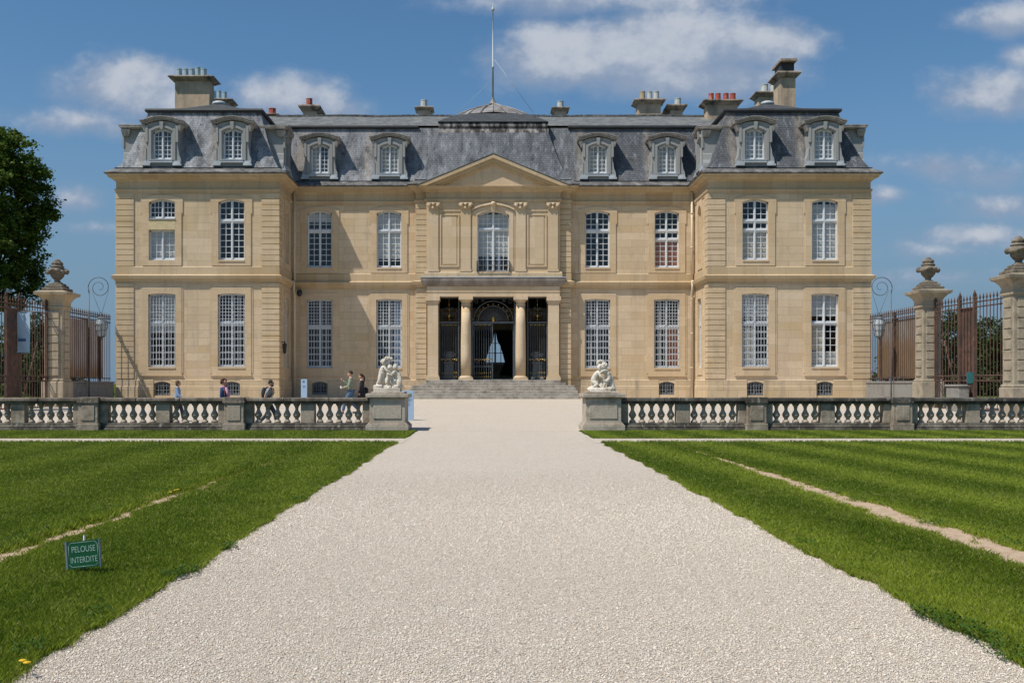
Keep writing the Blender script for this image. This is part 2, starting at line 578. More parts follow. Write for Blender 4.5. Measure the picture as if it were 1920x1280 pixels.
M['base_joinery'] = plain('basement_joinery', (0.20, 0.22, 0.235), 0.6, var=0.15, scale=4)
M['pipe'] = plain('downpipe_paint', (0.66, 0.56, 0.41), 0.6, var=0.08, scale=1.5)

m, t, b = new_mat('window_glass')
b0 = t.node('ShaderNodeBsdfTransparent'); b0.inputs[0].default_value = (0.95, 0.97, 0.98, 1)
g0 = t.node('ShaderNodeBsdfGlossy'); g0.inputs['Roughness'].default_value = 0.02
gg = t.node('ShaderNodeNewGeometry')
cs = t.math('ABSOLUTE', t.vmath('DOT_PRODUCT', gg.outputs['Normal'], gg.outputs['Incoming'], out=1))
fr_ = t.math('MULTIPLY_ADD', t.math('POWER', t.math('SUBTRACT', 1.0, cs), 5.0), 0.93, 0.07)
mx = t.node('ShaderNodeMixShader')
t.l.new(fr_, mx.inputs[0])
t.l.new(b0.outputs[0], mx.inputs[1]); t.l.new(g0.outputs[0], mx.inputs[2])
bp = t.node('ShaderNodeBump'); bp.inputs['Strength'].default_value = 0.08; bp.inputs['Distance'].default_value = 0.05
t.l.new(t.noise(t.node('ShaderNodeTexCoord').outputs['Object'], 2.2, 2, 0.5), bp.inputs['Height'])
t.l.new(bp.outputs[0], g0.inputs['Normal'])
t.l.new(mx.outputs[0], t.n['Material Output'].inputs[0])
M['glass'] = m

# ------------------------------------------------------------------ the chateau
XC = 0.18
YP, YM, YR, YQ = 54.6, 58.2, 57.8, 57.5        # pavilion, main, central break, portico planes
XO, XI, XR = 20.66, 11.78, 4.47
GZ = 0.75
chateau = thing('chateau', 'long pale limestone chateau with slate mansard roofs, two end pavilions and a pedimented columned entrance', 'chateau', (XC, 58, GZ), origin=(0, 58, GZ))


def front(Y):
    return lambda u, w, z: (u, Y - w, z)


def side(X, s):              # wall in the YZ plane; s=+1 faces +X
    return lambda u, w, z: (X + s * w, u, z)


def head(op, u):
    c, w, z0, zs, zc = op
    return zs + (zc - zs) * max(0.0, 1 - ((u - c) / (w / 2)) ** 2)


def wall_panel(mb, Mp, u0, u1, z0, z1, ops, depth=0.30, w=0.0, nseg=8, top=None):
    """wall face with reveals round arched openings (centre, width, sill, spring, crown)"""
    br = {u0, u1}
    for c, wd, a, zs, zc in ops:
        n = nseg if zc > zs + 0.001 else 1
        for k in range(n + 1):
            br.add(round(c - wd / 2 + wd * k / n, 5))
    br = sorted(br)
    for a, b_ in zip(br, br[1:]):
        mid = (a + b_) / 2
        act = sorted([o for o in ops if o[0] - o[1] / 2 < mid < o[0] + o[1] / 2], key=lambda o: o[2])
        la = lb = z0
        for o in act:
            if o[2] > la + 1e-4 or o[2] > lb + 1e-4:
                mb.quad(Mp(a, w, la), Mp(b_, w, lb), Mp(b_, w, o[2]), Mp(a, w, o[2]))
            la, lb = head(o, a), head(o, b_)
            mb.quad(Mp(a, w, la), Mp(b_, w, lb), Mp(b_, w - depth, lb), Mp(a, w - depth, la))   # soffit
            mb.quad(Mp(a, w, o[2]), Mp(b_, w, o[2]), Mp(b_, w - depth, o[2]), Mp(a, w - depth, o[2]))
        ta, tb = (z1, z1) if top is None else (top(a), top(b_))
        mb.quad(Mp(a, w, la), Mp(b_, w, lb), Mp(b_, w, tb), Mp(a, w, ta))
    for c, wd, a, zs, zc in ops:
        for s in (-1, 1):
            u = c + s * wd / 2
            mb.quad(Mp(u, w, a), Mp(u, w - depth, a), Mp(u, w - depth, zs), Mp(u, w, zs))


def outline_sides(mb, Mp, u0, u1, z0, z1, w0, w1):
    for (a, c), (b_, d) in (((u0, z0), (u1, z0)), ((u1, z0), (u1, z1)), ((u1, z1), (u0, z1)), ((u0, z1), (u0, z0))):
        mb.quad(Mp(a, w0, c), Mp(b_, w0, d), Mp(b_, w1, d), Mp(a, w1, c))


def mbox(mb, Mp, u0, u1, w0, w1, z0, z1):
    p = [Mp(u, w, z) for z in (z0, z1) for (u, w) in ((u0, w0), (u1, w0), (u1, w1), (u0, w1))]
    mb.add(p, [(3, 2, 1, 0), (4, 5, 6, 7), (0, 1, 5, 4), (1, 2, 6, 5), (2, 3, 7, 6), (3, 0, 4, 7)])


UPW, UZ0, UZS, UZC = 1.43, 8.36, 11.54, 11.70
GRW, GRZ0, GRZS, GRZC = 1.49, 2.50, 6.48, 6.54
BAW, BAZ0, BAZS, BAZC = 0.90, 0.95, 1.60, 1.72
REC = 0.20                                        # joinery sits this far behind the wall face

up = lambda c: (c, UPW, UZ0, UZS, UZC)
gr = lambda c: (c, GRW, GRZ0, GRZS, GRZC)
ba = lambda c: (c, BAW, BAZ0, BAZS, BAZC)
PX = (14.36, 18.17)
MX = (6.09, 10.14)
WTOP = 12.9

for s in (-1, 1):
    ops = []
    for c in PX:
        ops += [gr(s * c), ba(s * c)]
        if s < 0 and c == PX[1]:
            ops += [(s * c, UPW, UZ0, 10.02, 10.02), (s * c, UPW, 10.62, UZS, UZC)]
        else:
            ops += [up(s * c)]
    mb = MB()
    a, b_ = sorted((s * XO, s * XI))
    wall_panel(mb, front(YP), a, b_, 0.3, WTOP, ops)
    # inner return: blind niche above, narrow window below; outer flank and rear
    inner = [(56.75, 0.95, 8.4, 11.35, 11.75), (56.75, 0.95, 2.5, 6.4, 6.45)]
    wall_panel(mb, side(s * XI, -s), YP, YM, 0.3, WTOP, inner, depth=0.22)
    mb.quad((s * XO, YP, 0.3), (s * XO, 70, 0.3), (s * XO, 70, WTOP), (s * XO, YP, WTOP))
    mb.build('pavilion_wall', M['wall'], chateau)
    nb = MB()
    f = side(s * XI, -s)
    nb.quad(f(56.2, -0.2, 8.3), f(57.3, -0.2, 8.3), f(57.3, -0.2, 11.8), f(56.2, -0.2, 11.8))
    nb.build('blind_niche', M['trim'], chateau)
    # main wall of each wing
    mb = MB()
    a, b_ = sorted((s * XI, s * XR))
    ops = []
    for c in MX:
        ops += [up(s * c), gr(s * c), ba(s * c)]
    ops = [o for o in ops if not (o[2] < 1 and abs(o[0]) < 7)]
    wall_panel(mb, front(YM), a, b_, 0.3, WTOP, ops)
    mb.quad((s * XR, YR, 0.3), (s * XR, YM, 0.3), (s * XR, YM, WTOP), (s * XR, YR, WTOP))
    mb.build('wing_wall', M['wall'], chateau)

# central break and portico walls
mb = MB()
CW = (0.0, 1.82, 8.02, 11.33, 11.62)
wall_panel(mb, front(YQ), -3.86, 3.86, 7.2, 12.9, [CW], depth=0.32)
for s in (-1, 1):
    a, b_ = sorted((s * 3.86, s * XR))
    wall_panel(mb, front(YR), a, b_, 0.3, 12.9, [])
    mb.quad((s * 3.86, YQ, 7.2), (s * 3.86, YR, 7.2), (s * 3.86, YR, 12.9), (s * 3.86, YQ, 12.9))
mb.build('portico_wall', M['portico'], chateau)

# rear and inside shell, so that the rooms are dark
mb = MB()
for (a, b_, z0, z1) in ((-XO, -1.0, 0.3, 13), (1.35, XO, 0.3, 13), (-1.0, 1.35, 5.2, 13), (-1.0, 1.35, 0.3, 2.95)):
    mb.quad((a, 70, z0), (b_, 70, z0), (b_, 70, z1), (a, 70, z1))
mb.build('rear_wall', M['wall'], chateau)
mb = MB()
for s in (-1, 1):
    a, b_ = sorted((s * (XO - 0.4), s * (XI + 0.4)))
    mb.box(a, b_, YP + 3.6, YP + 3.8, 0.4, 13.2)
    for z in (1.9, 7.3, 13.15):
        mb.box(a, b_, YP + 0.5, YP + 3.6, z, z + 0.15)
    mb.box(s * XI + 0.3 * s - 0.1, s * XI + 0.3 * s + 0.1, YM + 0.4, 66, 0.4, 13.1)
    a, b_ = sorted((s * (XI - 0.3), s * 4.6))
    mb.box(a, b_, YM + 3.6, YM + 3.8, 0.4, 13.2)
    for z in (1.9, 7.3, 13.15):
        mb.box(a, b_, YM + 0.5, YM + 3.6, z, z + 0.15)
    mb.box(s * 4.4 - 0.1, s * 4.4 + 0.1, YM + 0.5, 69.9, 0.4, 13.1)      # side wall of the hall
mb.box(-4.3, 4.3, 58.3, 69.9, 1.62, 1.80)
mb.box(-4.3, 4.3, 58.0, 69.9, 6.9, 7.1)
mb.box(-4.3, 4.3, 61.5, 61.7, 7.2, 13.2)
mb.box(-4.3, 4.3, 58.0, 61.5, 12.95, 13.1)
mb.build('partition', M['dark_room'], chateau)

# quoins: channelled corner strips
def quoin_strip(Mp, u0, u1, z0, z1, course=0.297, w=0.05):
    mb = MB()
    n = round((z1 - z0) / course)
    h = (z1 - z0) / n
    for k in range(n):
        mbox(mb, Mp, u0, u1, -0.005, w, z0 + k * h + 0.018, z0 + (k + 1) * h - 0.018)
    return mb

def corner_quoin(x, y, sx_, wf, wr, z0, z1, course=0.297, w=0.05):
    """strip that wraps a corner: front face on y, return towards +y"""
    mb = MB()
    n = round((z1 - z0) / course)
    h = (z1 - z0) / n
    for k in range(n):
        a, b_ = sorted((x + sx_ * w, x - sx_ * wf))
        za, zb = z0 + k * h + 0.018, z0 + (k + 1) * h - 0.018
        mb.box(a, b_, y - w, y + 0.01, za, zb)
        a, b_ = sorted((x + sx_ * w, x - sx_ * 0.01))
        mb.box(a, b_, y + 0.011, y + wr, za, zb)
    return mb

for (z0, z1) in ((1.86, 7.16), (8.02, 12.02)):
    for s in (-1, 1):
        corner_quoin(s * XO, YP, s, 0.95, 0.9, z0, z1).build('quoin', M['quoin'], chateau)
        corner_quoin(s * XI, YP, -s, 0.93, 0.75, z0, z1).build('quoin', M['quoin'], chateau)
        a, b_ = sorted((s * 3.88, s * (XR + 0.04)))
        quoin_strip(front(YR), a, b_, z0, z1).build('quoin', M['quoin'], chateau)

# ledges that run round the whole front
PATH = [(-XO, 69.9), (-XO, YP), (-XI, YP), (-XI, YM), (-XR, YM), (-XR, YR), (XR, YR), (XR, YM), (XI, YM), (XI, YP), (XO, YP), (XO, 69.9)]
PATH_L, PATH_RR = PATH[:5] + [(-XR, YR), (-3.86, YR)], [(3.86, YR)] + PATH[6:]
PLINTH = [(0, 0.35), (0.055, 0.35), (0.055, 1.44), (0.035, 1.47), (0.035, 1.78), (0.02, 1.81), (0, 1.83)]
# the plinth leaves the basement windows free
def plinth_run(name, pts):
    return MB().sweep(pts, PLINTH).build(name, M['plinth'], chateau)

for s in (-1, 1):
    def sp(p, q):                       # straight run on a front plane, left to right
        return sorted((p, q))
    edges = sorted([s * XO, s * (PX[1] + .47), s * (PX[1] - .47), s * (PX[0] + .47), s * (PX[0] - .47), s * XI])
    runs = [[(edges[0], YP), (edges[1], YP)], [(edges[2], YP), (edges[3], YP)], [(edges[4], YP), (edges[5], YP)]]
    if s < 0:
        runs[0] = [(-XO, 66)] + runs[0]
        runs[2] = runs[2] + [(-XI, YM), (-(MX[1] + .47), YM)]
        runs.append([(-(MX[1] - .47), YM), (-XR, YM), (-XR, YR), (-3.86, YR)])
    else:
        runs[2] = runs[2] + [(XO, 66)]
        runs[0] = [(MX[1] + .47, YM), (XI, YM)] + runs[0]
        runs.append([(3.86, YR), (XR, YR), (XR, YM), (MX[1] - .47, YM)])
    for r in runs:
        plinth_run('plinth', r)

STRING = [(0, 7.12), (0.05, 7.12), (0.05, 7.2), (0.09, 7.24), (0.12, 7.3), (0.21, 7.34), (0.23, 7.42), (0.25, 7.5), (0.10, 7.56), (0.06, 7.58), (0.06, 7.98), (0, 8.02)]
for p in (PATH_L, PATH_RR):
    MB().sweep(p, STRING).build('string_course', M['cornice'], chateau)
CORN = [(0, 12.0), (0.04, 12.0), (0.04, 12.1), (0.08, 12.12), (0.10, 12.24), (0.02, 12.28), (0.02, 12.65), (0.07, 12.67), (0.11, 12.74), (0.19, 12.79), (0.22, 12.83), (0.36, 12.86), (0.37, 12.93), (0.42, 12.95), (0.46, 13.01), (0, 13.02)]
for p in (PATH_L, PATH_RR):
    MB().sweep(p, CORN).build('cornice', M['cornice'], chateau)
EAVE = [(0.36, 13.012), (0.50, 13.02), (0.53, 13.09), (0.42, 13.17), (0.03, 13.40), (-0.1, 13.40)]
LINE = [(0.03, 13.36), (0.09, 13.37), (0.09, 13.43), (0.0, 13.44)]
for p in (PATH_L, PATH_RR):
    MB().sweep(p, EAVE).build('eave', M['eave'], chateau)
    MB().sweep(p, LINE).build('eave_roll', M['lead'], chateau)
# centre: lower cornice under the pediment
CP = [(-3.87, YR), (-3.87, YQ), (3.87, YQ), (3.87, YR)]
CORN2 = [(o, z if z < 12.6 else 12.6 + (z - 12.6) * 0.78) for o, z in CORN]
MB().sweep(CP, CORN2).build('cornice', M['cornice'], chateau)

# pediment
pm = thing
def chevron(x, z0, z1, th):
    return [(-x, z0), (0, z1), (x, z0), (x - th * x / (z1 - z0) * 1.0, z0), (0, z1 - th), (-x + th * x / (z1 - z0) * 1.0, z0)]
mb = MB()
mb.prism([(-3.9, 12.9), (3.9, 12.9), (0, 14.5)], YQ + 0.02, YQ + 1.0)
mb.build('tympanum', M['portico'], chateau)
mb = MB()
mb.prism(chevron(4.36, 12.96, 14.76, 0.20), YQ - 0.34, YQ + 0.6)
mb.prism(chevron(3.86, 12.962, 14.555, 0.17), YQ - 0.22, YQ + 0.4)
mb.prism(chevron(3.45, 12.964, 14.38, 0.15), YQ - 0.10, YQ + 0.3)
mb.build('raking_cornice', M['cornice'], chateau)
mb = MB()
mb.prism([(-4.42, 12.965), (0, 14.79), (4.42, 12.965), (4.42, 13.005), (0, 14.84), (-4.42, 13.005)], YQ - 0.36, YQ + 2.2)
mb.build('pediment_roof', M['slate_top'], chateau)

# mansard
MANS = [(0.02, 13.40), (-0.07, 13.52), (-0.22, 13.76), (-0.36, 14.02), (-0.55, 14.5), (-0.78, 15.15), (-1.02, 15.9), (-1.32, 16.86)]
MB().sweep(PATH, MANS, caps=False).build('mansard_roof', M['slate_l'], chateau)
BREAK = [(-1.27, 16.80), (-1.16, 16.82), (-1.13, 16.90), (-1.16, 16.99), (-1.36, 17.03)]
MB().sweep(PATH[:5], BREAK).build('roof_break', M['lead'], chateau)
MB().sweep(PATH[7:], BREAK).build('roof_break', M['lead'], chateau)
MB().sweep([(-3.24, YR), (3.24, YR)], [(-1.31, 16.74), (-1.24, 16.76), (-1.19, 16.86), (-1.21, 17.02), (-1.3, 17.10), (-1.45, 17.12)]).build('roof_break', M['lead_roll'], chateau)
MB().sweep([(-3.28, YR), (3.28, YR)], [(-1.27, 16.42), (-1.19, 16.44), (-1.25, 16.7), (-1.29, 16.72)]).build('lead_flashing', M['lead_roll'], chateau)

# upper roofs
for s in (-1, 1):
    xa, xb, ym = s * (XO - 1.3), s * (XI + 1.3), YP + 1.3
    ridge = s * 16.2
    mb = MB()
    z0, z1 = 17.0, 18.12
    mid = [(xa + (ridge - xa) * .5, ym + 1.55), (xb + (ridge - xb) * .5, ym + 1.55)]
    zm = 17.48
    A, B = (xa, ym, z0), (xb, ym, z0)
    A1, B1 = (mid[0][0], mid[0][1], zm), (mid[1][0], mid[1][1], zm)
    T = (ridge, ym + 2.9, z1)
    A2, A3, B2, B3, T2 = (xa, 69, z0), (mid[0][0], 69, zm), (xb, 69, z0), (mid[1][0], 69, zm), (ridge, 69, z1)
    mb.quad(A, B, B1, A1); mb.add([A1, B1, T], [(0, 1, 2)])
    mb.quad(A, A1, A3, A2); mb.quad(A1, T, T2, A3)
    mb.quad(B, B2, B3, B1); mb.quad(B1, B3, T2, T)
    mb.build('hip_roof', M['slate_dark'], chateau)
    MB().ball((ridge, ym + 2.9, z1), (0.42, 0.3, 0.16)).build('hip_cap', M['lead_white'], chateau)
mb = MB()
n = 30
top, bot, back = [], [], []
for i in range(n + 1):
    x = -14.6 + 29.2 * i / n
    w = 0.05 * mnoise.noise(Vector((x * 0.35, 0, 0)))
    bot.append((x, 59.5, 17.0)); top.append((x, 62.5, 18.36 + w)); back.append((x, 67.5, 17.6))
mb.loft([bot, top, back], False, False, False)
mb.build('upper_roof', M['slate_top'], chateau)
mb = MB()
for i in range(90):
    x = -13.6 + 27.2 * i / 90
    w = 0.05 * mnoise.noise(Vector((x * 0.35, 0, 0)))
    mb.box(x, x + 0.27, 62.36, 62.7, 18.33 + w, 18.42 + w + 0.02 * random.random())
mb.build('ridge_tiles', M['eave'], chateau)
mb = MB()
rows = []
for (hx, y, z) in ((3.28, 58.95, 17.10), (2.85, 59.35, 17.40), (2.2, 59.95, 17.74), (1.35, 60.6, 18.02), (0.7, 61.1, 18.17), (0.05, 61.5, 18.24)):
    rows.append([(hx * q, y, z) for q in (-1, -.6, -.2, .2, .6, 1)] )
r2 = [[p for p in r] + [(r[-1][0], 65.0, r[-1][2])] for r in rows]
r2 = [[(q[0][0], 65.0, q[0][2])] + q for q in r2]
mb.loft(r2, False, False, False)
mb.build('central_roof', M['slate_dark'], chateau)
# little zinc pavilion roof with standing seams, and the flagpole on it
mb = MB()
c = (0.0, 64.4)
prof = [(3.0, 18.35), (2.3, 18.78), (1.4, 19.17), (0.7, 19.42), (0.28, 19.62), (0.10, 19.95), (0.06, 20.1)]
mb.lathe([(r, z) for r, z in prof], (c[0], c[1], 0), 12, False)
for i in range(24):
    a = 2 * math.pi * i / 24
    mb.tube([(c[0] + (r + .0) * math.cos(a), c[1] + r * math.sin(a), z + 0.02) for r, z in prof[:5]], 0.035, 4)
mb.build('zinc_roof', M['zinc'], chateau)
mb = MB()
mb.lathe([(0.065, 19.9), (0.06, 22.0), (0.08, 22.02), (0.08, 22.08), (0.052, 22.1), (0.045, 24.1), (0.035, 24.12), (0.028, 25.65), (0.09, 25.68), (0.11, 25.78), (0.05, 25.9), (0.02, 26.0), (0.01, 26.25)], (c[0], c[1], 0), 8)
mb.build('flagpole', M['pole'], chateau)
mb = MB()
mb.tube([(0.05, 64.4, 22.6), (2.6, 64.0, 19.0)], 0.012, 4)
mb.tube([(-0.05, 64.4, 21.2), (-2.3, 64.0, 19.0)], 0.008, 4)
mb.build('stay_wire', M['pole'], chateau)

# ------------------------------------------------------------------ windows
def joinery(Wd, H0, Hs, Hc, cols, trans, rows, mull=0.12, stile=0.07, munt=0.032, d=0.05):
    """frame mesh in local coordinates: centred in x, outward is -y, sill at z=0"""
    mb = MB()
    h = Wd / 2
    hd = lambda x: Hs + (Hc - Hs) * max(0, 1 - (x / h) ** 2)
    mb.box(-h, -h + stile, -d, d, 0, hd(h - stile))
    mb.box(h - stile, h, -d, d, 0, hd(h - stile))
    mb.box(-h + stile, h - stile, -d, d, 0.0, 0.10)
    mb.box(-h, h, -d - 0.05, -d, 0.0, 0.05)
    n = 8
    for i in range(n):
        a, b_ = -h + Wd * i / n, -h + Wd * (i + 1) / n
        lo = [(a, -d, hd(a) - 0.09), (b_, -d, hd(b_) - 0.09), (b_, -d, hd(b_) + 0.01), (a, -d, hd(a) + 0.01)]
        mb.loft([lo, [(p[0], d, p[2]) for p in lo]], True)
    if mull:
        mb.box(-mull / 2, mull / 2, -d - 0.02, d, 0.1, hd(0) - 0.08)
        mb.box(-mull / 2 + .03, mull / 2 - .03, -d - 0.05, -d - 0.02, 0.1, hd(0) - 0.08)
    for z in trans:
        for s in (-1, 1):
            a, b_ = sorted((s * mull / 2, s * (h - stile)))
            mb.box(a, b_, -d - 0.03, d, z - 0.075, z + 0.075)
            mb.box(a, b_, -d - 0.06, -d - 0.03, z - 0.02, z + 0.055)
    secs = [0.10] + [v for z in trans for v in (z - 0.075, z + 0.075)] + [None]
    nl = cols // 2
    for k in range(len(rows)):
        zb, zt = secs[2 * k], secs[2 * k + 1]
        zt_ = zt if zt is not None else Hs + (Hc - Hs) * 0.5 - 0.06
        for s in (-1, 1):
            a, b_ = sorted((s * mull / 2, s * (h - stile)))
            # casement rails
            mb.box(a, b_, -0.03, 0.03, zb, zb + 0.05)
            if zt is not None: mb.box(a, b_, -0.03, 0.03, zt - 0.05, zt)
            for i in range(1, nl):
                x = a + (b_ - a) * i / nl
                mb.box(x - munt / 2, x + munt / 2, -0.016, 0.016, zb, zt if zt is not None else hd(x) - 0.085)
            for j in range(1, rows[k]):
                z = zb + (zt_ - zb) * j / rows[k]
                mb.box(a, b_, -0.018, 0.014, z - munt / 2, z + munt / 2)
    return mb


def pane(Wd, Hs, Hc):
    mb = MB()
    h = Wd / 2 - 0.02
    pts = [(-h, 0.0, 0.02), (h, 0.0, 0.02)]
    for i in range(9):
        x = h - 2 * h * i / 8
        pts.append((x, 0.0, Hs + (Hc - Hs) * max(0, 1 - (x / (Wd / 2)) ** 2) - 0.02))
    return mb.poly(pts)


def grille(Wd, H, nv, hz, r=0.011):
    mb = MB()
    for i in range(nv):
        x = -Wd / 2 + Wd * (i + 0.5) / nv
        mb.box(x - r, x + r, -0.15 - r, -0.15 + r, -0.02, H)
    for z in hz:
        mb.box(-Wd / 2 - 0.02, Wd / 2 + 0.02, -0.15 - r * 0.8, -0.15 + r * 0.8, z - r, z + r)
    return mb


WIN = {}
def kind(name, frame, glass, bars=None):
    WIN[name] = (frame.mesh('window', M['base_joinery' if name == 'base' else 'white_paint']), glass.mesh('glass', M['glass']), bars.mesh('security_bars', M['base_joinery' if name == 'base' else 'grey_paint']) if bars else None)

UH = UZS - UZ0; UC = UZC - UZ0
kind('upper', joinery(UPW, 0, UH, UC, 4, [2.17], [6, 3]), pane(UPW, UH, UC))
kind('upper_low', joinery(UPW, 0, UH, UC, 4, [1.66, 2.17], [5, 1, 3]), pane(UPW, UH, UC))
kind('upper_half_top', joinery(UPW, 0, UZS - 10.62, UZC - 10.62, 6, [], [3]), pane(UPW, UZS - 10.62, UZC - 10.62))
kind('upper_half_low', joinery(UPW, 0, 1.65, 1.66, 4, [], [4]), pane(UPW, 1.65, 1.66))
GH, GC = GRZS - GRZ0, GRZC - GRZ0
hzs = [0.05 + 0.372 * i for i in range(11)]
kind('ground', joinery(GRW, 0, GH, GC, 4, [2.42], [6, 4]), pane(GRW, GH, GC), grille(GRW, GH, 9, hzs))
kind('ground_open', joinery(GRW, 0, GH, GC, 4, [2.42], [6, 4]), pane(GRW, GH, GC))
BH, BC = BAZS - BAZ0, BAZC - BAZ0
kind('base', joinery(BAW, 0, BH, BC, 4, [], [3], mull=0.07, stile=0.05, munt=0.02), pane(BAW, BH, BC), grille(BAW, BH + 0.08, 6, [0.05, 0.3, 0.55], 0.013))
kind('central', joinery(1.82, 0, CW[3] - CW[2], CW[4] - CW[2], 6, [2.52], [7, 3], mull=0.14), pane(1.82, CW[3] - CW[2], CW[4] - CW[2]))
kind('return', joinery(0.95, 0, 3.9, 3.95, 4, [2.42], [6, 4], mull=0.08, stile=0.06), pane(0.95, 3.9, 3.95))
DW, DS, DC = 1.02, 1.86, 2.04
kind('dormer', joinery(DW, 0, DS - 0.34, DC - 0.34, 4, [], [6], mull=0.11, stile=0.07, munt=0.03), pane(DW, DS - 0.34, DC - 0.34))


def place_window(kind_, pos, parent, rz=0.0, blinds=(), Wd=1.43, name='window'):
    fr, gl, br = WIN[kind_]
    o = link(name, fr, parent, pos, (0, 0, rz))
    link('glass', gl, o)
    if br: link('security_bars', br, o)
    for (x0, x1, z0, z1, mt, nm) in blinds:
        mb = MB()
        n = max(2, int((x1 - x0) / 0.12))
        pts = [(x0 + (x1 - x0) * i / n, 0.085 + 0.012 * math.sin(i * 2.1 + x0 * 5) , 0) for i in range(n + 1)]
        mb.loft([[(p[0], p[1], z0 + 0.01 * math.sin(i * 1.3)) for i, p in enumerate(pts)], [(p[0], p[1], z1) for p in pts]], False, True, False)
        link(nm, mb.mesh(nm, M[mt]), o)
    return o


def cw(u, Y, z):
    return rel(chateau, (u, Y, z))


h = UPW / 2 - 0.05
g = GRW / 2 - 0.05
B, BB, WD = 'blind', 'blind_beige', 'wood'
# pavilion fronts: (centre, upper kind, upper blinds, ground kind, ground blinds)
place_window('upper_half_top', cw(-PX[1], YP + REC, 10.62), chateau)
place_window('upper_half_low', cw(-PX[1], YP + REC, UZ0), chateau, blinds=[(-h, h, 0.05, 1.62, B, 'curtain')])
place_window('upper', cw(-PX[0], YP + REC, UZ0), chateau)
place_window('ground', cw(-PX[1], YP + REC, GRZ0), chateau, blinds=[(-g, g, 1.95, 3.95, B, 'blind')])
place_window('ground', cw(-PX[0], YP + REC, GRZ0), chateau)
place_window('upper_low', cw(PX[0], YP + REC, UZ0), chateau, blinds=[(-h, h, 0.08, 1.68, BB, 'blind')])
place_window('upper', cw(PX[1], YP + REC, UZ0), chateau, blinds=[(-h, h, 0.08, 3.1, B, 'blind')])
place_window('ground', cw(PX[0], YP + REC, GRZ0), chateau, blinds=[(-g, g, 2.75, 3.95, B, 'blind'), (-g, 0.0, 0.5, 2.2, BB, 'curtain'), (-g, g, 0.05, 0.5, B, 'low_curtain')])
place_window('ground_open', cw(PX[1], YP + REC, GRZ0), chateau, blinds=[(-g, g, 2.8, 3.95, B, 'blind'), (-g, 0.0, 0.9, 2.3, BB, 'curtain'), (-g, g, 0.05, 0.85, B, 'low_curtain')])
# wings
place_window('upper', cw(-MX[1], YM + REC, UZ0), chateau, blinds=[(-h, h, 2.7, 3.2, B, 'blind')])
place_window('upper', cw(-MX[0], YM + REC, UZ0), chateau, blinds=[(-h, h, 0.55, 3.2, B, 'curtain')])
place_window('ground', cw(-MX[1], YM + REC, GRZ0), chateau)
place_window('ground', cw(-MX[0], YM + REC, GRZ0), chateau, blinds=[(0.25, g, 0.1, 3.9, 'curtain_blue', 'curtain')])  # bluish glass reflection painted as a blue sheet behind the panes, no real cloth
place_window('upper', cw(MX[0], YM + REC, UZ0), chateau)
place_window('upper_low', cw(MX[1], YM + REC, UZ0), chateau, blinds=[(-h, h, 0.05, 1.62, WD, 'inner_shutter')])
place_window('ground', cw(MX[0], YM + REC, GRZ0), chateau)
place_window('ground', cw(MX[1], YM + REC, GRZ0), chateau, blinds=[(0.1, g, 0.1, 2.3, WD, 'inner_shutter')])
for s in (-1, 1):
    for c, Y in ((PX[0], YP), (PX[1], YP), (MX[1], YM)):
        place_window('base', cw(s * c, Y + 0.22, BAZ0), chateau, name='basement_window')
    place_window('return', rel(chateau, (s * (XI + 0.16), 56.75, 2.5)), chateau, rz=R(90) if s < 0 else R(-90))
place_window('central', cw(0, YQ + 0.3, CW[2]), chateau, blinds=[(-0.86, 0.86, 0.95, 3.4, B, 'curtain'), (-0.45, -0.25, 0.1, 0.95, 'curtain_blue', 'drape'), (0.2, 0.42, 0.1, 0.95, 'curtain_blue', 'drape')])

# stone surrounds
def surround(c, Y, op, x, z0, z1, ears):
    mb = MB()
    Mp = front(Y)
    wall_panel(mb, Mp, c - x, c + x, z0, z1, [op], depth=0.06, w=0.05)
    outline_sides(mb, Mp, c - x, c + x, z0, z1, -0.005, 0.05)
    if ears:
        for s in (-1, 1):
            a, b_ = sorted((c + s * (x + 0.001), c + s * (x + 0.07)))
            mbox(mb, Mp, a, b_, -0.005, 0.05, UZS - 0.62, z1)
        # segmental top
        for i in range(10):
            a, b_ = c - x + 2 * x * i / 10, c - x + 2 * x * (i + 1) / 10
            ha, hb = (z1 + 0.17 * (1 - ((u - c) / x) ** 2) for u in (a, b_))
            p = [Mp(a, -0.005, z1 + 0.001), Mp(b_, -0.005, z1 + 0.001), Mp(b_, -0.005, hb + 0.002), Mp(a, -0.005, ha + 0.002)]
            q = [Mp(a, 0.05, z1 + 0.001), Mp(b_, 0.05, z1 + 0.001), Mp(b_, 0.05, hb + 0.002), Mp(a, 0.05, ha + 0.002)]
            mb.loft([p, q], True)
    else:
        for s in (-1, 1):
            a, b_ = sorted((c + s * (x + 0.001), c + s * (x + 0.09)))
            mbox(mb, Mp, a, b_, -0.005, 0.025, z0 + 0.1, z1 - 0.02)
        mbox(mb, Mp, c - x - 0.05, c + x + 0.05, -0.005, 0.085, z0 - 0.06, z0 - 0.001)
    mbox(mb, Mp, c - op[1] / 2 + 0.0, c + op[1] / 2, -0.04, 0.085, op[2] - 0.075, op[2] + 0.012)
    return mb.build('window_surround', M['trim'], chateau)

for s in (-1, 1):
    for c, Y in [(q, YP) for q in PX] + [(q, YM) for q in MX]:
        surround(s * c, Y, gr(s * c), GRW / 2 + 0.34, 2.08, 6.86, False)
        if not (s < 0 and c == PX[1]):
            surround(s * c, Y, up(s * c), UPW / 2 + 0.36, 8.06, 11.76, True)
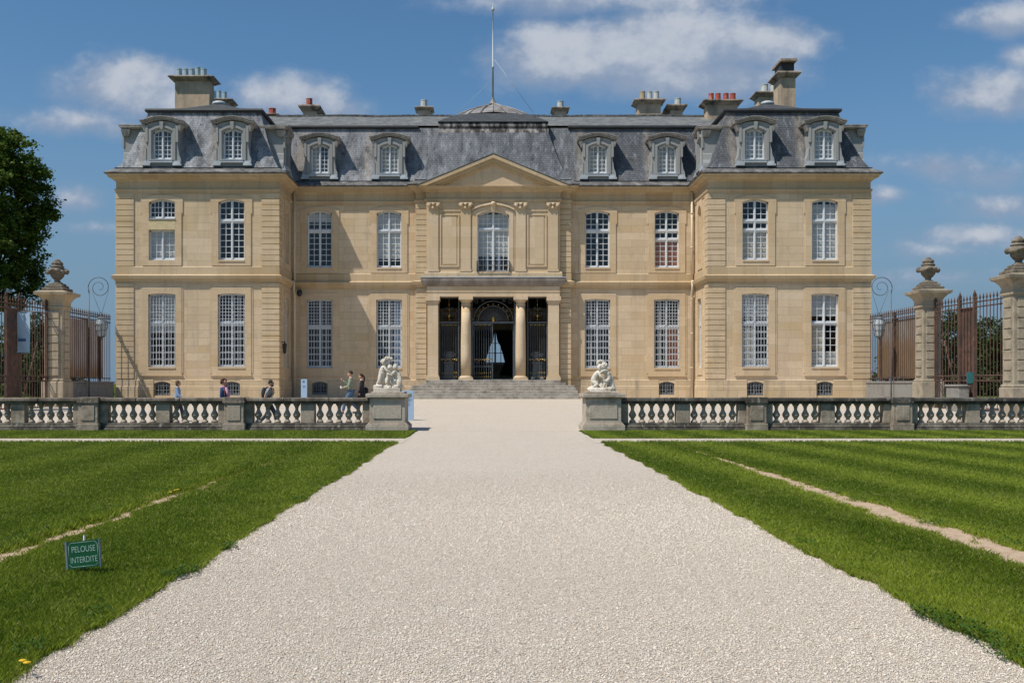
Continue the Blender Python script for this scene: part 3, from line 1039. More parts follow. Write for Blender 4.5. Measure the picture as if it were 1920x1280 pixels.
# the split window: two openings, painted infill between
mb = MB()
c = -PX[1]
o1, o2 = (c, UPW, UZ0, 10.02, 10.02), (c, UPW, 10.62, UZS, UZC)
x = UPW / 2 + 0.36
wall_panel(mb, front(YP), c - x, c + x, 8.06, 11.76, [o1, o2], depth=0.06, w=0.05)
outline_sides(mb, front(YP), c - x, c + x, 8.06, 11.76, -0.005, 0.05)
for s in (-1, 1):
    a, b_ = sorted((c + s * (x + 0.001), c + s * (x + 0.07)))
    mbox(mb, front(YP), a, b_, -0.005, 0.05, UZS - 0.62, 11.76)
for i in range(10):
    a, b_ = c - x + 2 * x * i / 10, c - x + 2 * x * (i + 1) / 10
    ha, hb = (11.762 + 0.17 * (1 - ((u - c) / x) ** 2) for u in (a, b_))
    mb.loft([[(a, YP + .005, 11.761), (b_, YP + .005, 11.761), (b_, YP + .005, hb), (a, YP + .005, ha)], [(a, YP - .05, 11.761), (b_, YP - .05, 11.761), (b_, YP - .05, hb), (a, YP - .05, ha)]], True)
mb.build('window_surround', M['trim'], chateau)
MB().box(c - UPW / 2 - .02, c + UPW / 2 + .02, YP - 0.056, YP - 0.03, 10.03, 10.60).build('infill_panel', M['infill'], chateau)
MB().box(c - UPW / 2 - .03, c + UPW / 2 + .03, YP - 0.10, YP - 0.03, 10.602, 10.64).build('window_sill', M['lead_white'], chateau)
for s in (-1, 1):
    f = side(s * XI, -s)
    mb = MB()
    for op, z0, z1 in (((56.75, 0.95, 8.4, 11.35, 11.75), 8.1, 12.0), ((56.75, 0.95, 2.5, 6.4, 6.45), 2.1, 6.8)):
        wall_panel(mb, f, 56.1, 57.4, z0, z1, [op], depth=0.05, w=0.045)
        outline_sides(mb, f, 56.1, 57.4, z0, z1, -0.005, 0.045)
    mb.build('window_surround', M['trim'], chateau)

# downpipes, lamps on the wall
for s in (-1, 1):
    mb = MB()
    mb.tube([(s * (XI - 0.20), YM - 0.16, 12.75), (s * (XI - 0.20), YM - 0.16, 7.6)], 0.065, 8)
    mb.tube([(s * (XI - 0.20), YM - 0.35, 7.6), (s * (XI - 0.20), YM - 0.35, 7.1), (s * (XI - 0.20), YM - 0.16, 6.9), (s * (XI - 0.20), YM - 0.16, 0.8)], 0.075, 8)
    for z in (2.5, 4.5, 6.5, 9.5, 11.5):
        mb.lathe([(0.09, z), (0.09, z + 0.06)], (s * (XI - 0.20), YM - 0.16, 0), 8)
    mb.build('downpipe', M['pipe'], chateau)
mb = MB()
mb.ball((-11.25, YM - 0.42, 6.85), (0.17, 0.17, 0.2)); mb.box(-11.33, -11.17, YM - 0.4, YM + 0.01, 6.95, 7.05)
mb.build('floodlight', M['iron'], chateau)
mb = MB()
mb.lathe([(0.03, 0), (0.09, 0.08), (0.12, 0.5), (0.13, 0.52), (0.03, 0.62), (0.03, 0.7)], (-11.6, 55.35, 3.25), 6, False)
mb.box(-11.8, -11.6, 55.33, 55.37, 3.9, 3.94)
mb.build('wall_lantern', M['iron'], chateau)

# portico: pilasters, capitals, panels, columns
PXC = (1.585, 3.45)
mb_p, mb_b = MB(), MB()
f = front(YQ)
for s in (-1, 1):
    for c in PXC:
        pb = MB()
        mbox(pb, f, s * c - 0.28, s * c + 0.28, -0.005, 0.09, 8.06, 11.72)
        mbox(pb, f, s * c - 0.33, s * c + 0.33, -0.005, 0.14, 8.061, 8.2)
        pb.build('pilaster', M['portico'], chateau)
        cb = MB()
        mbox(cb, f, s * c - 0.27, s * c + 0.27, -0.004, 0.13, 11.721, 11.97)
        mbox(cb, f, s * c - 0.37, s * c + 0.37, -0.004, 0.22, 11.971, 12.03)
        for q in (-1, 1):
            ring = []
            for k in range(14):
                a = k * 0.75
                r = 0.13 - k * 0.008
                ring.append((s * c + q * 0.27 + q * r * math.cos(a), YQ - 0.20, 11.86 + r * math.sin(a)))
            cb.tube(ring, 0.032, 5)
            cb.ball((s * c + q * 0.27, YQ - 0.2, 11.86), (0.1, 0.07, 0.1), 8, 6)
            for k in range(3):
                cb.ball((s * c + q * (0.06 + 0.08 * k), YQ - 0.15, 11.72 + 0.04 * k), (0.05, 0.06, 0.07), 6, 5)
        cb.ball((s * c, YQ - 0.2, 11.93), (0.09, 0.08, 0.08), 8, 6)
        cb.ball((s * c, YQ - 0.17, 11.74), (0.07, 0.07, 0.1), 8, 6)
        cb.build('capital', M['portico'], chateau)
    c = s * 2.52
    pb = MB()
    for (x0, x1, z0, z1) in ((c - 0.56, c + 0.56, 11.30, 11.38), (c - 0.56, c + 0.56, 8.34, 8.42), (c - 0.56, c - 0.49, 8.42, 11.30), (c + 0.49, c + 0.56, 8.42, 11.30)):
        mbox(pb, f, x0, x1, -0.005, 0.055, z0, z1)
    mbox(pb, f, c - 0.40, c + 0.40, -0.005, 0.03, 8.5, 11.22)
    mbox(pb, f, c - 0.64, c + 0.64, -0.005, 0.045, 11.55, 11.62)
    pb.build('wall_panel', M['portico'], chateau)
pb = MB()
op = (0, 1.82, 8.02, 11.33, 11.62)
wall_panel(pb, f, -1.16, 1.16, 8.021, 11.62, [op], depth=0.05, w=0.06, top=lambda u: 11.55 + 0.33 * (1 - (u / 1.16) ** 2))
for s in (-1, 1):
    a, b_ = sorted((s * 1.16, s * 1.24)); mbox(pb, f, a, b_, -0.005, 0.03, 8.1, 11.5)
arc = [(u, 11.58 + 0.33 * (1 - (u / 1.22) ** 2)) for u in [-1.22 + 2.44 * i / 12 for i in range(13)]]
for (u, z), (u2, z2) in zip(arc, arc[1:]):
    pb.loft([[(u, YQ + .005, z), (u2, YQ + .005, z2), (u2, YQ + .005, z2 + .11), (u, YQ + .005, z + .11)], [(u, YQ - .15, z), (u2, YQ - .15, z2), (u2, YQ - .15, z2 + .11), (u, YQ - .15, z + .11)]], True)
pb.build('window_surround', M['portico'], chateau)
pb = MB()
pb.loft([[(-.11, YQ - .04, 11.5), (.11, YQ - .04, 11.5), (.11, YQ - .16, 11.5), (-.11, YQ - .16, 11.5)], [(-.17, YQ - .04, 12.0), (.17, YQ - .04, 12.0), (.17, YQ - .26, 12.0), (-.17, YQ - .26, 12.0)]], True)
pb.ball((0, YQ - 0.25, 11.93), (0.15, 0.12, 0.14), 10, 8, 0.2, 3)
for q in (-1, 1):
    for k in range(5):
        pb.ball((q * (0.16 + 0.085 * k), YQ - 0.14, 11.93 - 0.02 * k), (0.065, 0.06, 0.06 - 0.006 * k), 6, 5)
pb.build('keystone', M['portico'], chateau)
# iron balcony rail at the central window
pb = MB()
for z in (8.06, 8.62):
    pb.box(-0.95, 0.95, YQ - 0.22, YQ - 0.19, z, z + 0.03)
for i in range(13):
    x = -0.9 + 1.8 * i / 12
    pb.tube([(x, YQ - 0.205, 8.08), (x, YQ - 0.205, 8.62)], 0.01, 4)
for i in range(6):
    x = -0.75 + 1.5 * i / 5
    pb.tube([(x + 0.1 * math.cos(a * .6), YQ - 0.2, 8.35 + 0.16 * math.sin(a * .6)) for a in range(11)], 0.012, 4)
for s in (-1, 1):
    a, b_ = sorted((s * 0.93, s * 0.96)); pb.box(a, b_, YQ - 0.2, YQ, 8.06, 8.65)
pb.build('balcony_rail', M['iron'], chateau)
# ledge above the entrance, lead skirt, entablature
pb = MB()
pb.sweep([(-3.84, YR), (-3.84, YQ), (3.84, YQ), (3.84, YR)], [(0, 7.74), (0.14, 7.74), (0.14, 7.96), (0.10, 8.06), (0, 8.07)])
pb.build('portico_plinth', M['plinth'], chateau)
pb = MB()
pb.sweep([(-3.86, YR), (-3.86, YQ), (3.86, YQ), (3.86, YR)], [(0, 7.20), (0.10, 7.19), (0.19, 7.26), (0.27, 7.38), (0.31, 7.52), (0.31, 7.66), (0.26, 7.70)])
pb.build('lead_skirt', M['lead_pale'], chateau)
pb = MB()
pb.sweep([(-3.86, YR), (-3.86, YQ), (3.86, YQ), (3.86, YR)], [(0.255, 7.69), (0.335, 7.685), (0.335, 7.735), (0, 7.765)])
pb.build('lead_edge', M['lead_white'], chateau)
pb = MB()
pb.box(-3.84, 3.84, YQ - 0.12, 58.4, 6.62, 7.199)
pb.box(-3.87, 3.87, YQ - 0.15, YQ - 0.121, 6.88, 6.92)
pb.build('entablature', M['portico'], chateau)
STEP_TOP = 1.81
YC = YQ + 0.14
for s in (-1, 1):
    cb = MB()
    c = s * 1.58
    prof = [(0.30, 0.24), (0.30, 1.4), (0.295, 2.2), (0.28, 3.2), (0.262, 4.30)]
    cb.lathe(prof, (c, YC, STEP_TOP), 28)
    cb.build('column', M['portico'], chateau)
    cb = MB()
    cb.lathe([(0.40, 0.10), (0.41, 0.14), (0.39, 0.18), (0.33, 0.20), (0.33, 0.24), (0.30, 0.245)], (c, YC, STEP_TOP), 24)
    cb.box(c - 0.42, c + 0.42, YC - 0.42, YC + 0.42, STEP_TOP, STEP_TOP + 0.11)
    cb.build('column_base', M['portico'], chateau)
    cb = MB()
    cb.lathe([(0.262, 4.30), (0.29, 4.31), (0.29, 4.36), (0.264, 4.37), (0.264, 4.50), (0.30, 4.52), (0.37, 4.60), (0.38, 4.62)], (c, YC, STEP_TOP), 24)
    cb.box(c - 0.41, c + 0.41, YC - 0.41, YC + 0.41, STEP_TOP + 4.62, STEP_TOP + 4.805)
    cb.build('column_capital', M['portico'], chateau)
    cb = MB()
    c = s * 3.49
    cb.box(c - 0.31, c + 0.31, YQ - 0.10, 58.3, STEP_TOP, 6.4)
    cb.box(c - 0.40, c + 0.40, YQ - 0.19, 58.28, STEP_TOP, STEP_TOP + 0.16)
    cb.box(c - 0.355, c + 0.355, YQ - 0.145, 58.29, STEP_TOP + 0.161, STEP_TOP + 0.27)
    cb.box(c - 0.36, c + 0.36, YQ - 0.15, 58.29, 6.24, 6.38)
    cb.box(c - 0.41, c + 0.41, YQ - 0.20, 58.28, 6.381, 6.618)
    cb.build('pilaster', M['portico'], chateau)

# steps
mb = MB()
n = 7
rise = (STEP_TOP - GZ) / n
ext = [4.72, 4.72, 4.72, 4.68, 4.6, 4.12, 3.85]
for k in range(n):
    y0 = 54.95 + k * 0.31
    x = ext[k]
    z0, z1 = GZ + k * rise, GZ + (k + 1) * rise
    a = -x
    while a < x - 0.05:                       # each course laid in long slabs
        b_ = min(x, a + random.uniform(1.3, 2.4))
        if x - b_ < 0.5: b_ = x
        dz = random.uniform(-0.004, 0.004)
        mb.bbox(a + 0.004, b_ - 0.004, y0 + random.uniform(-.006, .006), 58.35 if k == n - 1 else y0 + 0.6, z0 - 0.1, z1 + dz, 0.014)
        a = b_
mb.build('steps', M['step'], chateau)
mb = MB()
mb.box(-4.6, 4.6, 55.4, 58.3, 0.4, GZ + rise * 0.8)
mb.box(-4.05, 4.05, 56.6, 58.3, 0.5, STEP_TOP - rise - 0.03)
mb.build('step_core', M['step'], chateau)

# entrance ironwork
YG = 58.0
def bars_mb(x0, x1, z0, z1, n, r=0.016):
    mb = MB()
    for i in range(n):
        x = x0 + (x1 - x0) * (i + 0.5) / n
        mb.box(x - r, x + r, YG - r, YG + r, z0, z1)
    return mb
def frame_mb(mb, x0, x1, z0, z1, t=0.045):
    mb.box(x0, x0 + t, YG - t, YG + t, z0, z1); mb.box(x1 - t, x1, YG - t, YG + t, z0, z1)
    mb.box(x0 + t, x1 - t, YG - t, YG + t, z0, z0 + t); mb.box(x0 + t, x1 - t, YG - t, YG + t, z1 - t, z1)
def scroll(mb, x, z, q, r0=0.16, turns=9, rad=0.014, up_=1):
    mb.tube([(x + q * (r0 - k * r0 / 14) * math.cos(k * 0.7), YG - 0.02, z + up_ * (r0 - k * r0 / 14) * math.sin(k * 0.7)) for k in range(turns + 3)], rad, 4)

gx = {}
def gilded(parent, x0, x1, base):
    gb = MB()
    for i in range(4):
        a = x0 + (x1 - x0) * (i + 0.2) / 4
        gb.box(a, a + (x1 - x0) * 0.15, YG - 0.03, YG + 0.03, 5.00, 5.035)
    n = 9
    for i in range(n):
        x = x0 + (x1 - x0) * (i + 0.5) / n
        gb.ball((x, YG - 0.03, base + 1.18 + 0.04 * math.sin(i * 2.2)), (0.05, 0.03, 0.035), 6, 5)
        gb.lathe([(0.012, 0), (0.028, 0.03), (0.012, 0.07), (0.002, 0.13)], (x, YG, base + 0.36), 5)
        gb.lathe([(0.02, 0), (0.03, 0.02), (0.02, 0.05)], (x, YG, base + 0.16), 5)
    o = gb.build('gilding', M['gold'], parent)
    return o

for s in (-1, 1):
    x0, x1 = (1.98, 3.16) if s > 0 else (-3.16, -1.98)
    mb = MB()
    frame_mb(mb, x0, x1, STEP_TOP, 6.6)
    mb.box(x0 + .045, x1 - .045, YG - 0.04, YG + 0.04, 5.12, 5.2)
    mb.box(x0 + .045, x1 - .045, YG - 0.03, YG + 0.03, 3.02, 3.06)
    n = 9
    for i in range(n):
        x = x0 + (x1 - x0) * (i + 0.5) / n
        mb.box(x - .013, x + .013, YG - .013, YG + .013, STEP_TOP, 5.12)
    c = (x0 + x1) / 2
    mb.tube([(c, YG, 5.2), (c, YG, 6.55)], 0.012, 4)
    for q in (-1, 1):
        scroll(mb, c + q * 0.2, 5.62, q, 0.16); scroll(mb, c + q * 0.14, 5.95, q, 0.10)
        mb.box(c + q * 0.4 - .01, c + q * 0.4 + .01, YG - .01, YG + .01, 5.2, 5.95)
        scroll(mb, c + q * 0.25, 3.22, q, 0.13)
    o = mb.build('iron_grille', M['iron_grey'], chateau)
    gilded(o, x0 + 0.1, x1 - 0.1, STEP_TOP)
    gb = MB()
    for z, r in ((6.45, .02), (6.2, .03), (5.9, .03), (5.55, .06), (5.35, .03)):
        gb.ball((c, YG - 0.03, z), (r, .03, r * 1.6), 6, 5)
    gb.tube([(c, YG - .02, 5.3), (c, YG - .02, 6.5)], 0.009, 4)
    gb.build('gilding', M['gold'], o)
# central doorway: overthrow with fan, closed left leaf, right leaf swung inwards
mb = MB()
frame_mb(mb, -1.27, 1.27, STEP_TOP, 6.6, 0.06)
mb.box(-1.21, 1.21, YG - 0.05, YG + 0.05, 5.10, 5.22)
for rr in (1.16, 0.88):
    mb.tube([(rr * math.cos(a * math.pi / 20), YG, 5.24 + rr * math.sin(a * math.pi / 20)) for a in range(21)], 0.028, 5)
for k in range(1, 20):
    a = math.pi * k / 20
    mb.tube([(0.16 * math.cos(a), YG, 5.24 + 0.16 * math.sin(a)), (0.88 * math.cos(a), YG, 5.24 + 0.88 * math.sin(a))], 0.018, 4)
for q in (-1, 1):
    scroll(mb, q * 1.0, 6.36, q, 0.16); scroll(mb, q * 0.62, 6.42, -q, 0.1)
    for k in range(7):
        scroll(mb, q * (0.12 + 0.16 * k), 5.16, q, 0.05, 8, 0.010)
mb.build('overthrow', M['iron_grey'], chateau)
gb = MB()
for k in range(2, 19, 2):
    a = math.pi * k / 20
    gb.box(0.98 * math.cos(a) - .035, 0.98 * math.cos(a) + .035, YG - 0.05, YG - 0.02, 5.24 + 0.98 * math.sin(a) - .02, 5.24 + 0.98 * math.sin(a) + .02)
gb.ball((0, YG - 0.05, 5.35), (0.09, 0.04, 0.16), 8, 6)
gb.build('gilding', M['gold'], chateau)
def leaf_mb():
    mb = MB()
    frame_mb(mb, -1.2, -0.02, STEP_TOP, 5.08)
    for i in range(8):
        x = -1.155 + 1.09 * (i + 0.5) / 8
        mb.box(x - .013, x + .013, YG - .013, YG + .013, STEP_TOP, 5.05)
    mb.box(-1.155, -0.065, YG - 0.03, YG + 0.03, 3.0, 3.05)
    mb.box(-1.155, -0.065, YG - 0.02, YG + 0.02, 2.58, 2.62)
    for q in (-1, 1): scroll(mb, -0.61 + q * 0.3, 2.82, q, 0.12)
    return mb
o = leaf_mb().build('gate_leaf', M['iron_grey'], chateau)
gilded(o, -1.12, -0.1, STEP_TOP)
mb = leaf_mb()
mb.v = [(1.2 - 0.0 + (p[1] - YG), YG + 0.05 + (p[0] + 1.2), p[2]) for p in mb.v]
mb.build('gate_leaf', M['iron_grey'], chateau)
# garden window at the far end of the hall, with drapes
kind('garden', joinery(2.35, 0, 2.22, 2.25, 6, [], [3], mull=0.12, stile=0.1, munt=0.05), pane(2.35, 2.22, 2.25))
place_window('garden', rel(chateau, (0.175, 69.95, 2.95)), chateau, name='garden_window')
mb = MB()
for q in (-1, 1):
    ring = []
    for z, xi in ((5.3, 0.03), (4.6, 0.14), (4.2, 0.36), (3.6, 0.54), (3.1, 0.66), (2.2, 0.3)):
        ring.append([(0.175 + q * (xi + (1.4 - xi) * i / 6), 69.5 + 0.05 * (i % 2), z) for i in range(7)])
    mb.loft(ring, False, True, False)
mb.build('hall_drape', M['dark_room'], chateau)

# ------------------------------------------------------------------ dormers
def dormer_meshes():
    f = front(0.0)
    d = MB()
    arch = lambda u: 2.25 + 0.2 * (1 - (u / 0.95) ** 2)
    op = (0, DW, 0.34, DS, DC)
    wall_panel(d, f, -0.86, 0.86, 0.0, 2.2, [op], depth=0.32, top=arch)
    for s in (-1, 1):                          # cheeks back into the roof
        d.quad((s * 0.86, 0, 0), (s * 0.86, 1.7, 0), (s * 0.86, 1.7, 2.35), (s * 0.86, 0, 2.28))
        a, b_ = sorted((s * 0.58, s * 0.74))   # raised jamb
        d.box(a, b_, -0.06, 0.01, 0.3, 2.05)
        pts = [(s * 0.861, 0.0), (s * 1.04, 0.0), (s * 1.05, 0.22), (s * 1.02, 0.42), (s * 0.93, 0.62), (s * 0.89, 0.95), (s * 0.861, 1.0)]
        d.loft([[(u, 0.0 - 0.03, z) for u, z in pts], [(u, 0.5, z) for u, z in pts]], True)
        a, b_ = sorted((s * 0.76, s * 0.90)); d.box(a, b_, -0.09, 0.01, 1.3, 2.2)
    for i in range(8):                        # architrave of the arch
        u, u2 = -0.6 + 1.2 * i / 8, -0.6 + 1.2 * (i + 1) / 8
        z, z2 = (1.9 + 0.2 * (1 - (q / 0.6) ** 2) for q in (u, u2))
        d.loft([[(u, .01, z), (u2, .01, z2), (u2, .01, z2 + .13), (u, .01, z + .13)], [(u, -.07, z), (u2, -.07, z2), (u2, -.07, z2 + .13), (u, -.07, z + .13)]], True)
    d.loft([[(-.07, .0, 2.0), (.07, .0, 2.0), (.07, -.12, 2.0), (-.07, -.12, 2.0)], [(-.11, .0, 2.42), (.11, .0, 2.42), (.11, -.14, 2.42), (-.11, -.14, 2.42)]], True)
    c = MB()
    def arc(u):
        e = 1.16
        base = 2.26 + 0.22 * (1 - min(1, abs(u) / 1.0) ** 2)
        return base
    us = [-1.2, -1.1, -0.98, -.85, -.7, -.5, -.25, 0, .25, .5, .7, .85, .98, 1.1, 1.2]
    for (y0, dz0, dz1, k) in ((-0.12, 0.03, 0.10, 0.92), (-0.19, 0.10, 0.19, 0.97), (-0.22, 0.19, 0.235, 0.985)):
        r = []
        for u in us:
            z = arc(u)
            r.append([(u * k, y0, z + dz0), (u * k, y0, z + dz1), (u * k, 1.75, z + dz1 + 0.0), (u * k, 1.75, z + dz0)])
        c.loft(r, True)
    for s in (-1, 1):                         # ears under the cornice ends
        c.loft([[(s * 0.92, -.05, 1.9), (s * 0.98, -.05, 1.9), (s * 0.98, .3, 1.9), (s * 0.92, .3, 1.9)], [(s * 0.9, -.12, 2.24), (s * 1.1, -.12, 2.24), (s * 1.1, .4, 2.24), (s * 0.9, .4, 2.24)]], True)
    sl = MB()
    sl.box(-1.08, -0.62, -0.16, 0.3, 0.0, 0.11); sl.box(0.62, 1.08, -0.16, 0.3, 0.0, 0.11)
    sl.box(-1.02, -0.60, -0.11, 0.2, 0.111, 0.26); sl.box(0.60, 1.02, -0.11, 0.2, 0.111, 0.26)
    sl.box(-0.60, 0.60, -0.13, 0.25, 0.17, 0.30)
    sl.box(-0.62, 0.62, -0.15, 0.2, 0.301, 0.34)
    fl = MB()
    fl.box(-1.15, 1.15, -0.10, 0.35, -0.07, -0.005)
    return d.mesh('dormer', M['dormer']), c.mesh('dormer_cornice', M['dormer_top']), sl.mesh('dormer_sill', M['lead_white']), fl.mesh('lead_flashing', M['lead_roll'])

DM = dormer_meshes()
def place_dormer(pos, rz, blinds=()):
    o = link('dormer', DM[0], chateau, rel(chateau, pos), (0, 0, rz))
    link('dormer_cornice', DM[1], o)
    link('dormer_sill', DM[2], o)
    fr, gl, _ = WIN['dormer']
    link('window_frame', fr, o, (0, 0.2, 0.34))
    link('glass', gl, o, (0, 0.2, 0.34))
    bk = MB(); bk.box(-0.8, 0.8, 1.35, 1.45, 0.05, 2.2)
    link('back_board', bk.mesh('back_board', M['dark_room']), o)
    for (x0, x1, z0, z1, mt) in blinds:
        mb = MB()
        n = 8
        pts = [(x0 + (x1 - x0) * i / n, 0.33 + 0.015 * (i % 2)) for i in range(n + 1)]
        mb.loft([[(p[0], p[1], z0) for p in pts], [(p[0], p[1], z1) for p in pts]], False, True, False)
        link('blind', mb.mesh('blind', M[mt]), o)

ZD = 13.52
full = lambda mt: [(-0.47, 0.47, 0.38, 1.98, mt)]
for c in (-18.17, -14.31): place_dormer((c, YP, ZD), 0)
for c in (14.36, 18.17): place_dormer((c, YP, ZD), 0, full(B))
place_dormer((-10.14, YM, ZD), 0, [(-0.47, 0.0, 0.38, 1.98, BB)])
place_dormer((-6.05, YM, ZD), 0, full(BB))
for c in (6.13, 10.17): place_dormer((c, YM, ZD), 0, full(BB))
for s in (-1, 1):
    place_dormer((s * XI, 56.75, ZD), R(90) if s < 0 else R(-90), full(B) if s > 0 else ())
    place_dormer((s * XO, 56.6, ZD), R(-90) if s < 0 else R(90))

# ------------------------------------------------------------------ chimneys, written from photo measurements at a stated depth
def chimney(px0, px1, cap0, cap1, ycap0, ycap1, Y, depth, zbot, pots=(), potmat='pot_zinc', ypot=None, cowl=False):
    X = lambda p: (p - VPX) * Y / F_PX - XC
    Z = lambda p: EYE + (VPY - p) * Y / F_PX
    mb = MB()
    x0, x1 = X(px0), X(px1)
    o = (X(cap1) - X(cap0) - (x1 - x0)) / 2
    zt, zc = EYE + (VPY - ycap0) * (Y - o) / F_PX, Z(ycap1)      # the cap's front edge stands nearer than the shaft
    Yp = Y + depth / 2
    XP = lambda p: (p - VPX) * Yp / F_PX - XC
    ZP = lambda p: EYE + (VPY - p) * Yp / F_PX
    mb.box(x0, x1, Y, Y + depth, zbot, zc)
    ch = mb.build('chimney', M['chimney'], chateau)
    mb = MB()
    h = zt - zc
    def ring(e, z): return [(x0 - e, Y - e, z), (x1 + e, Y - e, z), (x1 + e, Y + depth + e, z), (x0 - e, Y + depth + e, z)]
    mb.loft([ring(0.02, zc), ring(o * 0.25, zc + h * 0.12), ring(o * 0.55, zc + h * 0.4), ring(o * 0.9, zc + h * 0.66), ring(o * 0.92, zc + h * 0.68), ring(o, zc + h * 0.7), ring(o, zt - 0.03), ring(o - 0.03, zt)], True)
    mb.build('chimney_cap', M['chimney_cap'], ch)
    for k, (a, b_) in enumerate(pots):
        pb = MB()
        yt = ypot[k] if hasattr(ypot, '__len__') else ypot
        r = 1.1 * (XP(b_) - XP(a)) / 2
        pb.lathe([(r * 1.05, zt - 0.02), (r * 1.0, zt + 0.1), (r * 0.92, ZP(yt) - 0.06), (r, ZP(yt) - 0.05), (r, ZP(yt)), (r * 0.8, ZP(yt))], ((XP(a) + XP(b_)) / 2, Yp, 0), 10, False)
        pm_ = potmat[k] if isinstance(potmat, (list, tuple)) else potmat
        pb.build('chimney_pot', M[pm_], ch)
    if cowl:
        pb = MB()
        cx, cy = (x0 + x1) / 2, Y + depth / 2
        w, d = (x1 - x0) / 2, depth / 2
        pb.box(cx - w * .9, cx + w * .9, cy - d * .85, cy + d * .85, zt, zt + 0.62)
        pb.build('cowl', M['lead'], ch)
        pb = MB()
        pb.loft([[(cx - w * 1.12, cy - d * 1.3, zt + .62), (cx + w * 1.12, cy - d * 1.3, zt + .62), (cx + w * 1.12, cy + d * 1.3, zt + .62), (cx - w * 1.12, cy + d * 1.3, zt + .62)],
                 [(cx - w * 1.12, cy - d * 1.3, zt + .76), (cx + w * 1.12, cy - d * 1.3, zt + .76), (cx + w * 1.12, cy + d * 1.3, zt + .76), (cx - w * 1.12, cy + d * 1.3, zt + .76)],
                 [(cx - w * .6, cy - d * .6, zt + .92), (cx + w * .6, cy - d * .6, zt + .92), (cx + w * .6, cy + d * .6, zt + .92), (cx - w * .6, cy + d * .6, zt + .92)]], True)
        pb.build('cowl_lid', M['chimney_cap'], ch)

chimney(328, 392.5, 317, 402.5, 141, 152, 59.2, 1.0, 16.5, [(331, 341), (343.5, 353), (355, 365), (366.5, 375.5), (376.5, 387.5)], 'pot_zinc', [130, 130, 130, 127, 130])
chimney(397, 430, 391, 439, 184, 194, 64.5, 1.0, 16.5, [(397, 405), (407, 414.5), (417, 425)], 'pot_zinc', [171.5, 171, 173])
chimney(495, 517, 490, 525, 212, 219, 66, 1.0, 16.5, [(504, 517)], 'pot_red', 204)
chimney(568.5, 593, 561, 602, 196, 209, 63.2, 1.6, 16.5, [(574.5, 585.5)], 'pot_red', 185.5)
chimney(783, 807, 777.5, 813, 199, 207, 64.0, 1.0, 16.5, [(789, 801)], 'pot_pale', 188.5)
chimney(1040, 1061.5, 1034, 1068, 200, 209, 64.0, 1.0, 16.5, [(1045, 1056.5)], 'pot_pale', 190.5)
chimney(1196.5, 1239, 1187.5, 1246.5, 184.5, 195.5, 63.4, 1.0, 16.5, [(1199.5, 1209.5), (1213.5, 1222.5), (1224.5, 1235.5)], ['pot_ochre', 'pot_pale', 'pot_pale'], 172.5)
chimney(1257, 1280, 1249, 1288, 195, 207, 63.6, 1.7, 16.5, [(1265, 1276.5)], 'pot_pale', 185)
chimney(1326, 1383, 1316, 1391, 186, 197, 61.5, 1.0, 16.5, [(1328.5, 1338), (1341.5, 1351), (1356, 1366), (1369, 1379)], 'pot_red', 176)
chimney(1422.5, 1468, 1413, 1474, 170.5, 182, 63.0, 1.0, 16.5, [(1427, 1440), (1443.5, 1456)], 'pot_pale', 159)
chimney(1464, 1491.5, 1456, 1502, 133, 146, 59.0, 1.5, 16.5, cowl=True)

# ------------------------------------------------------------------ ground
def gz(y):
    return 0.75 * min(1.0, max(0.0, (y - 33.7) / 21.3))

m, t, b = new_mat('far_grass')
co = t.node('ShaderNodeTexCoord').outputs['Object']
c = t.mix(t.remap(t.noise(co, 0.3, 6, 0.65), 0.3, 0.7), (0.045, 0.075, 0.016), (0.085, 0.125, 0.03))
t.l.new(c, b.inputs['Base Color']); b.inputs['Roughness'].default_value = 1.0; b.inputs['Specular IOR Level'].default_value = 0.0
M['field'] = m

m, t, b = new_mat('gravel')
co = t.node('ShaderNodeTexCoord').outputs['Object']
vo = t.node('ShaderNodeTexVoronoi', feature='F1'); vo.inputs['Scale'].default_value = 68
t.l.new(co, vo.inputs['Vector'])
cell = t.sep(vo.outputs['Color'])[0]
c = t.mix(cell, (0.55, 0.475, 0.385), (0.76, 0.69, 0.595))
c = t.mix(t.math('GREATER_THAN', t.sep(vo.outputs['Color'])[1], 0.93), c, (0.46, 0.33, 0.22))
c = t.mix(t.math('LESS_THAN', t.sep(vo.outputs['Color'])[2], 0.06), c, (0.30, 0.28, 0.26))
c = t.mix(t.remap(vo.outputs['Distance'], 0.45, 0.9, 0, 0.5), c, (0.33, 0.28, 0.23))
c = t.mix(t.remap(t.noise(co, 0.45, 6, 0.65), 0.35, 0.7, 0, 0.22), c, (0.52, 0.44, 0.36))
c = t.mix(t.remap(t.noise(t.mapping(co, (1.0, 0.25, 1)), 1.1, 6, 0.7), 0.5, 0.75, 0, 0.22), c, (0.46, 0.40, 0.335))
t.l.new(c, b.inputs['Base Color']); b.inputs['Roughness'].default_value = 0.95; b.inputs['Specular IOR Level'].default_value = 0.12
n_ = t.noise(co, 45, 4, 0.7)
set_bump(t, b, t.math('SUBTRACT', n_, vo.outputs['Distance']), 0.9, 0.016)
M['gravel'] = m

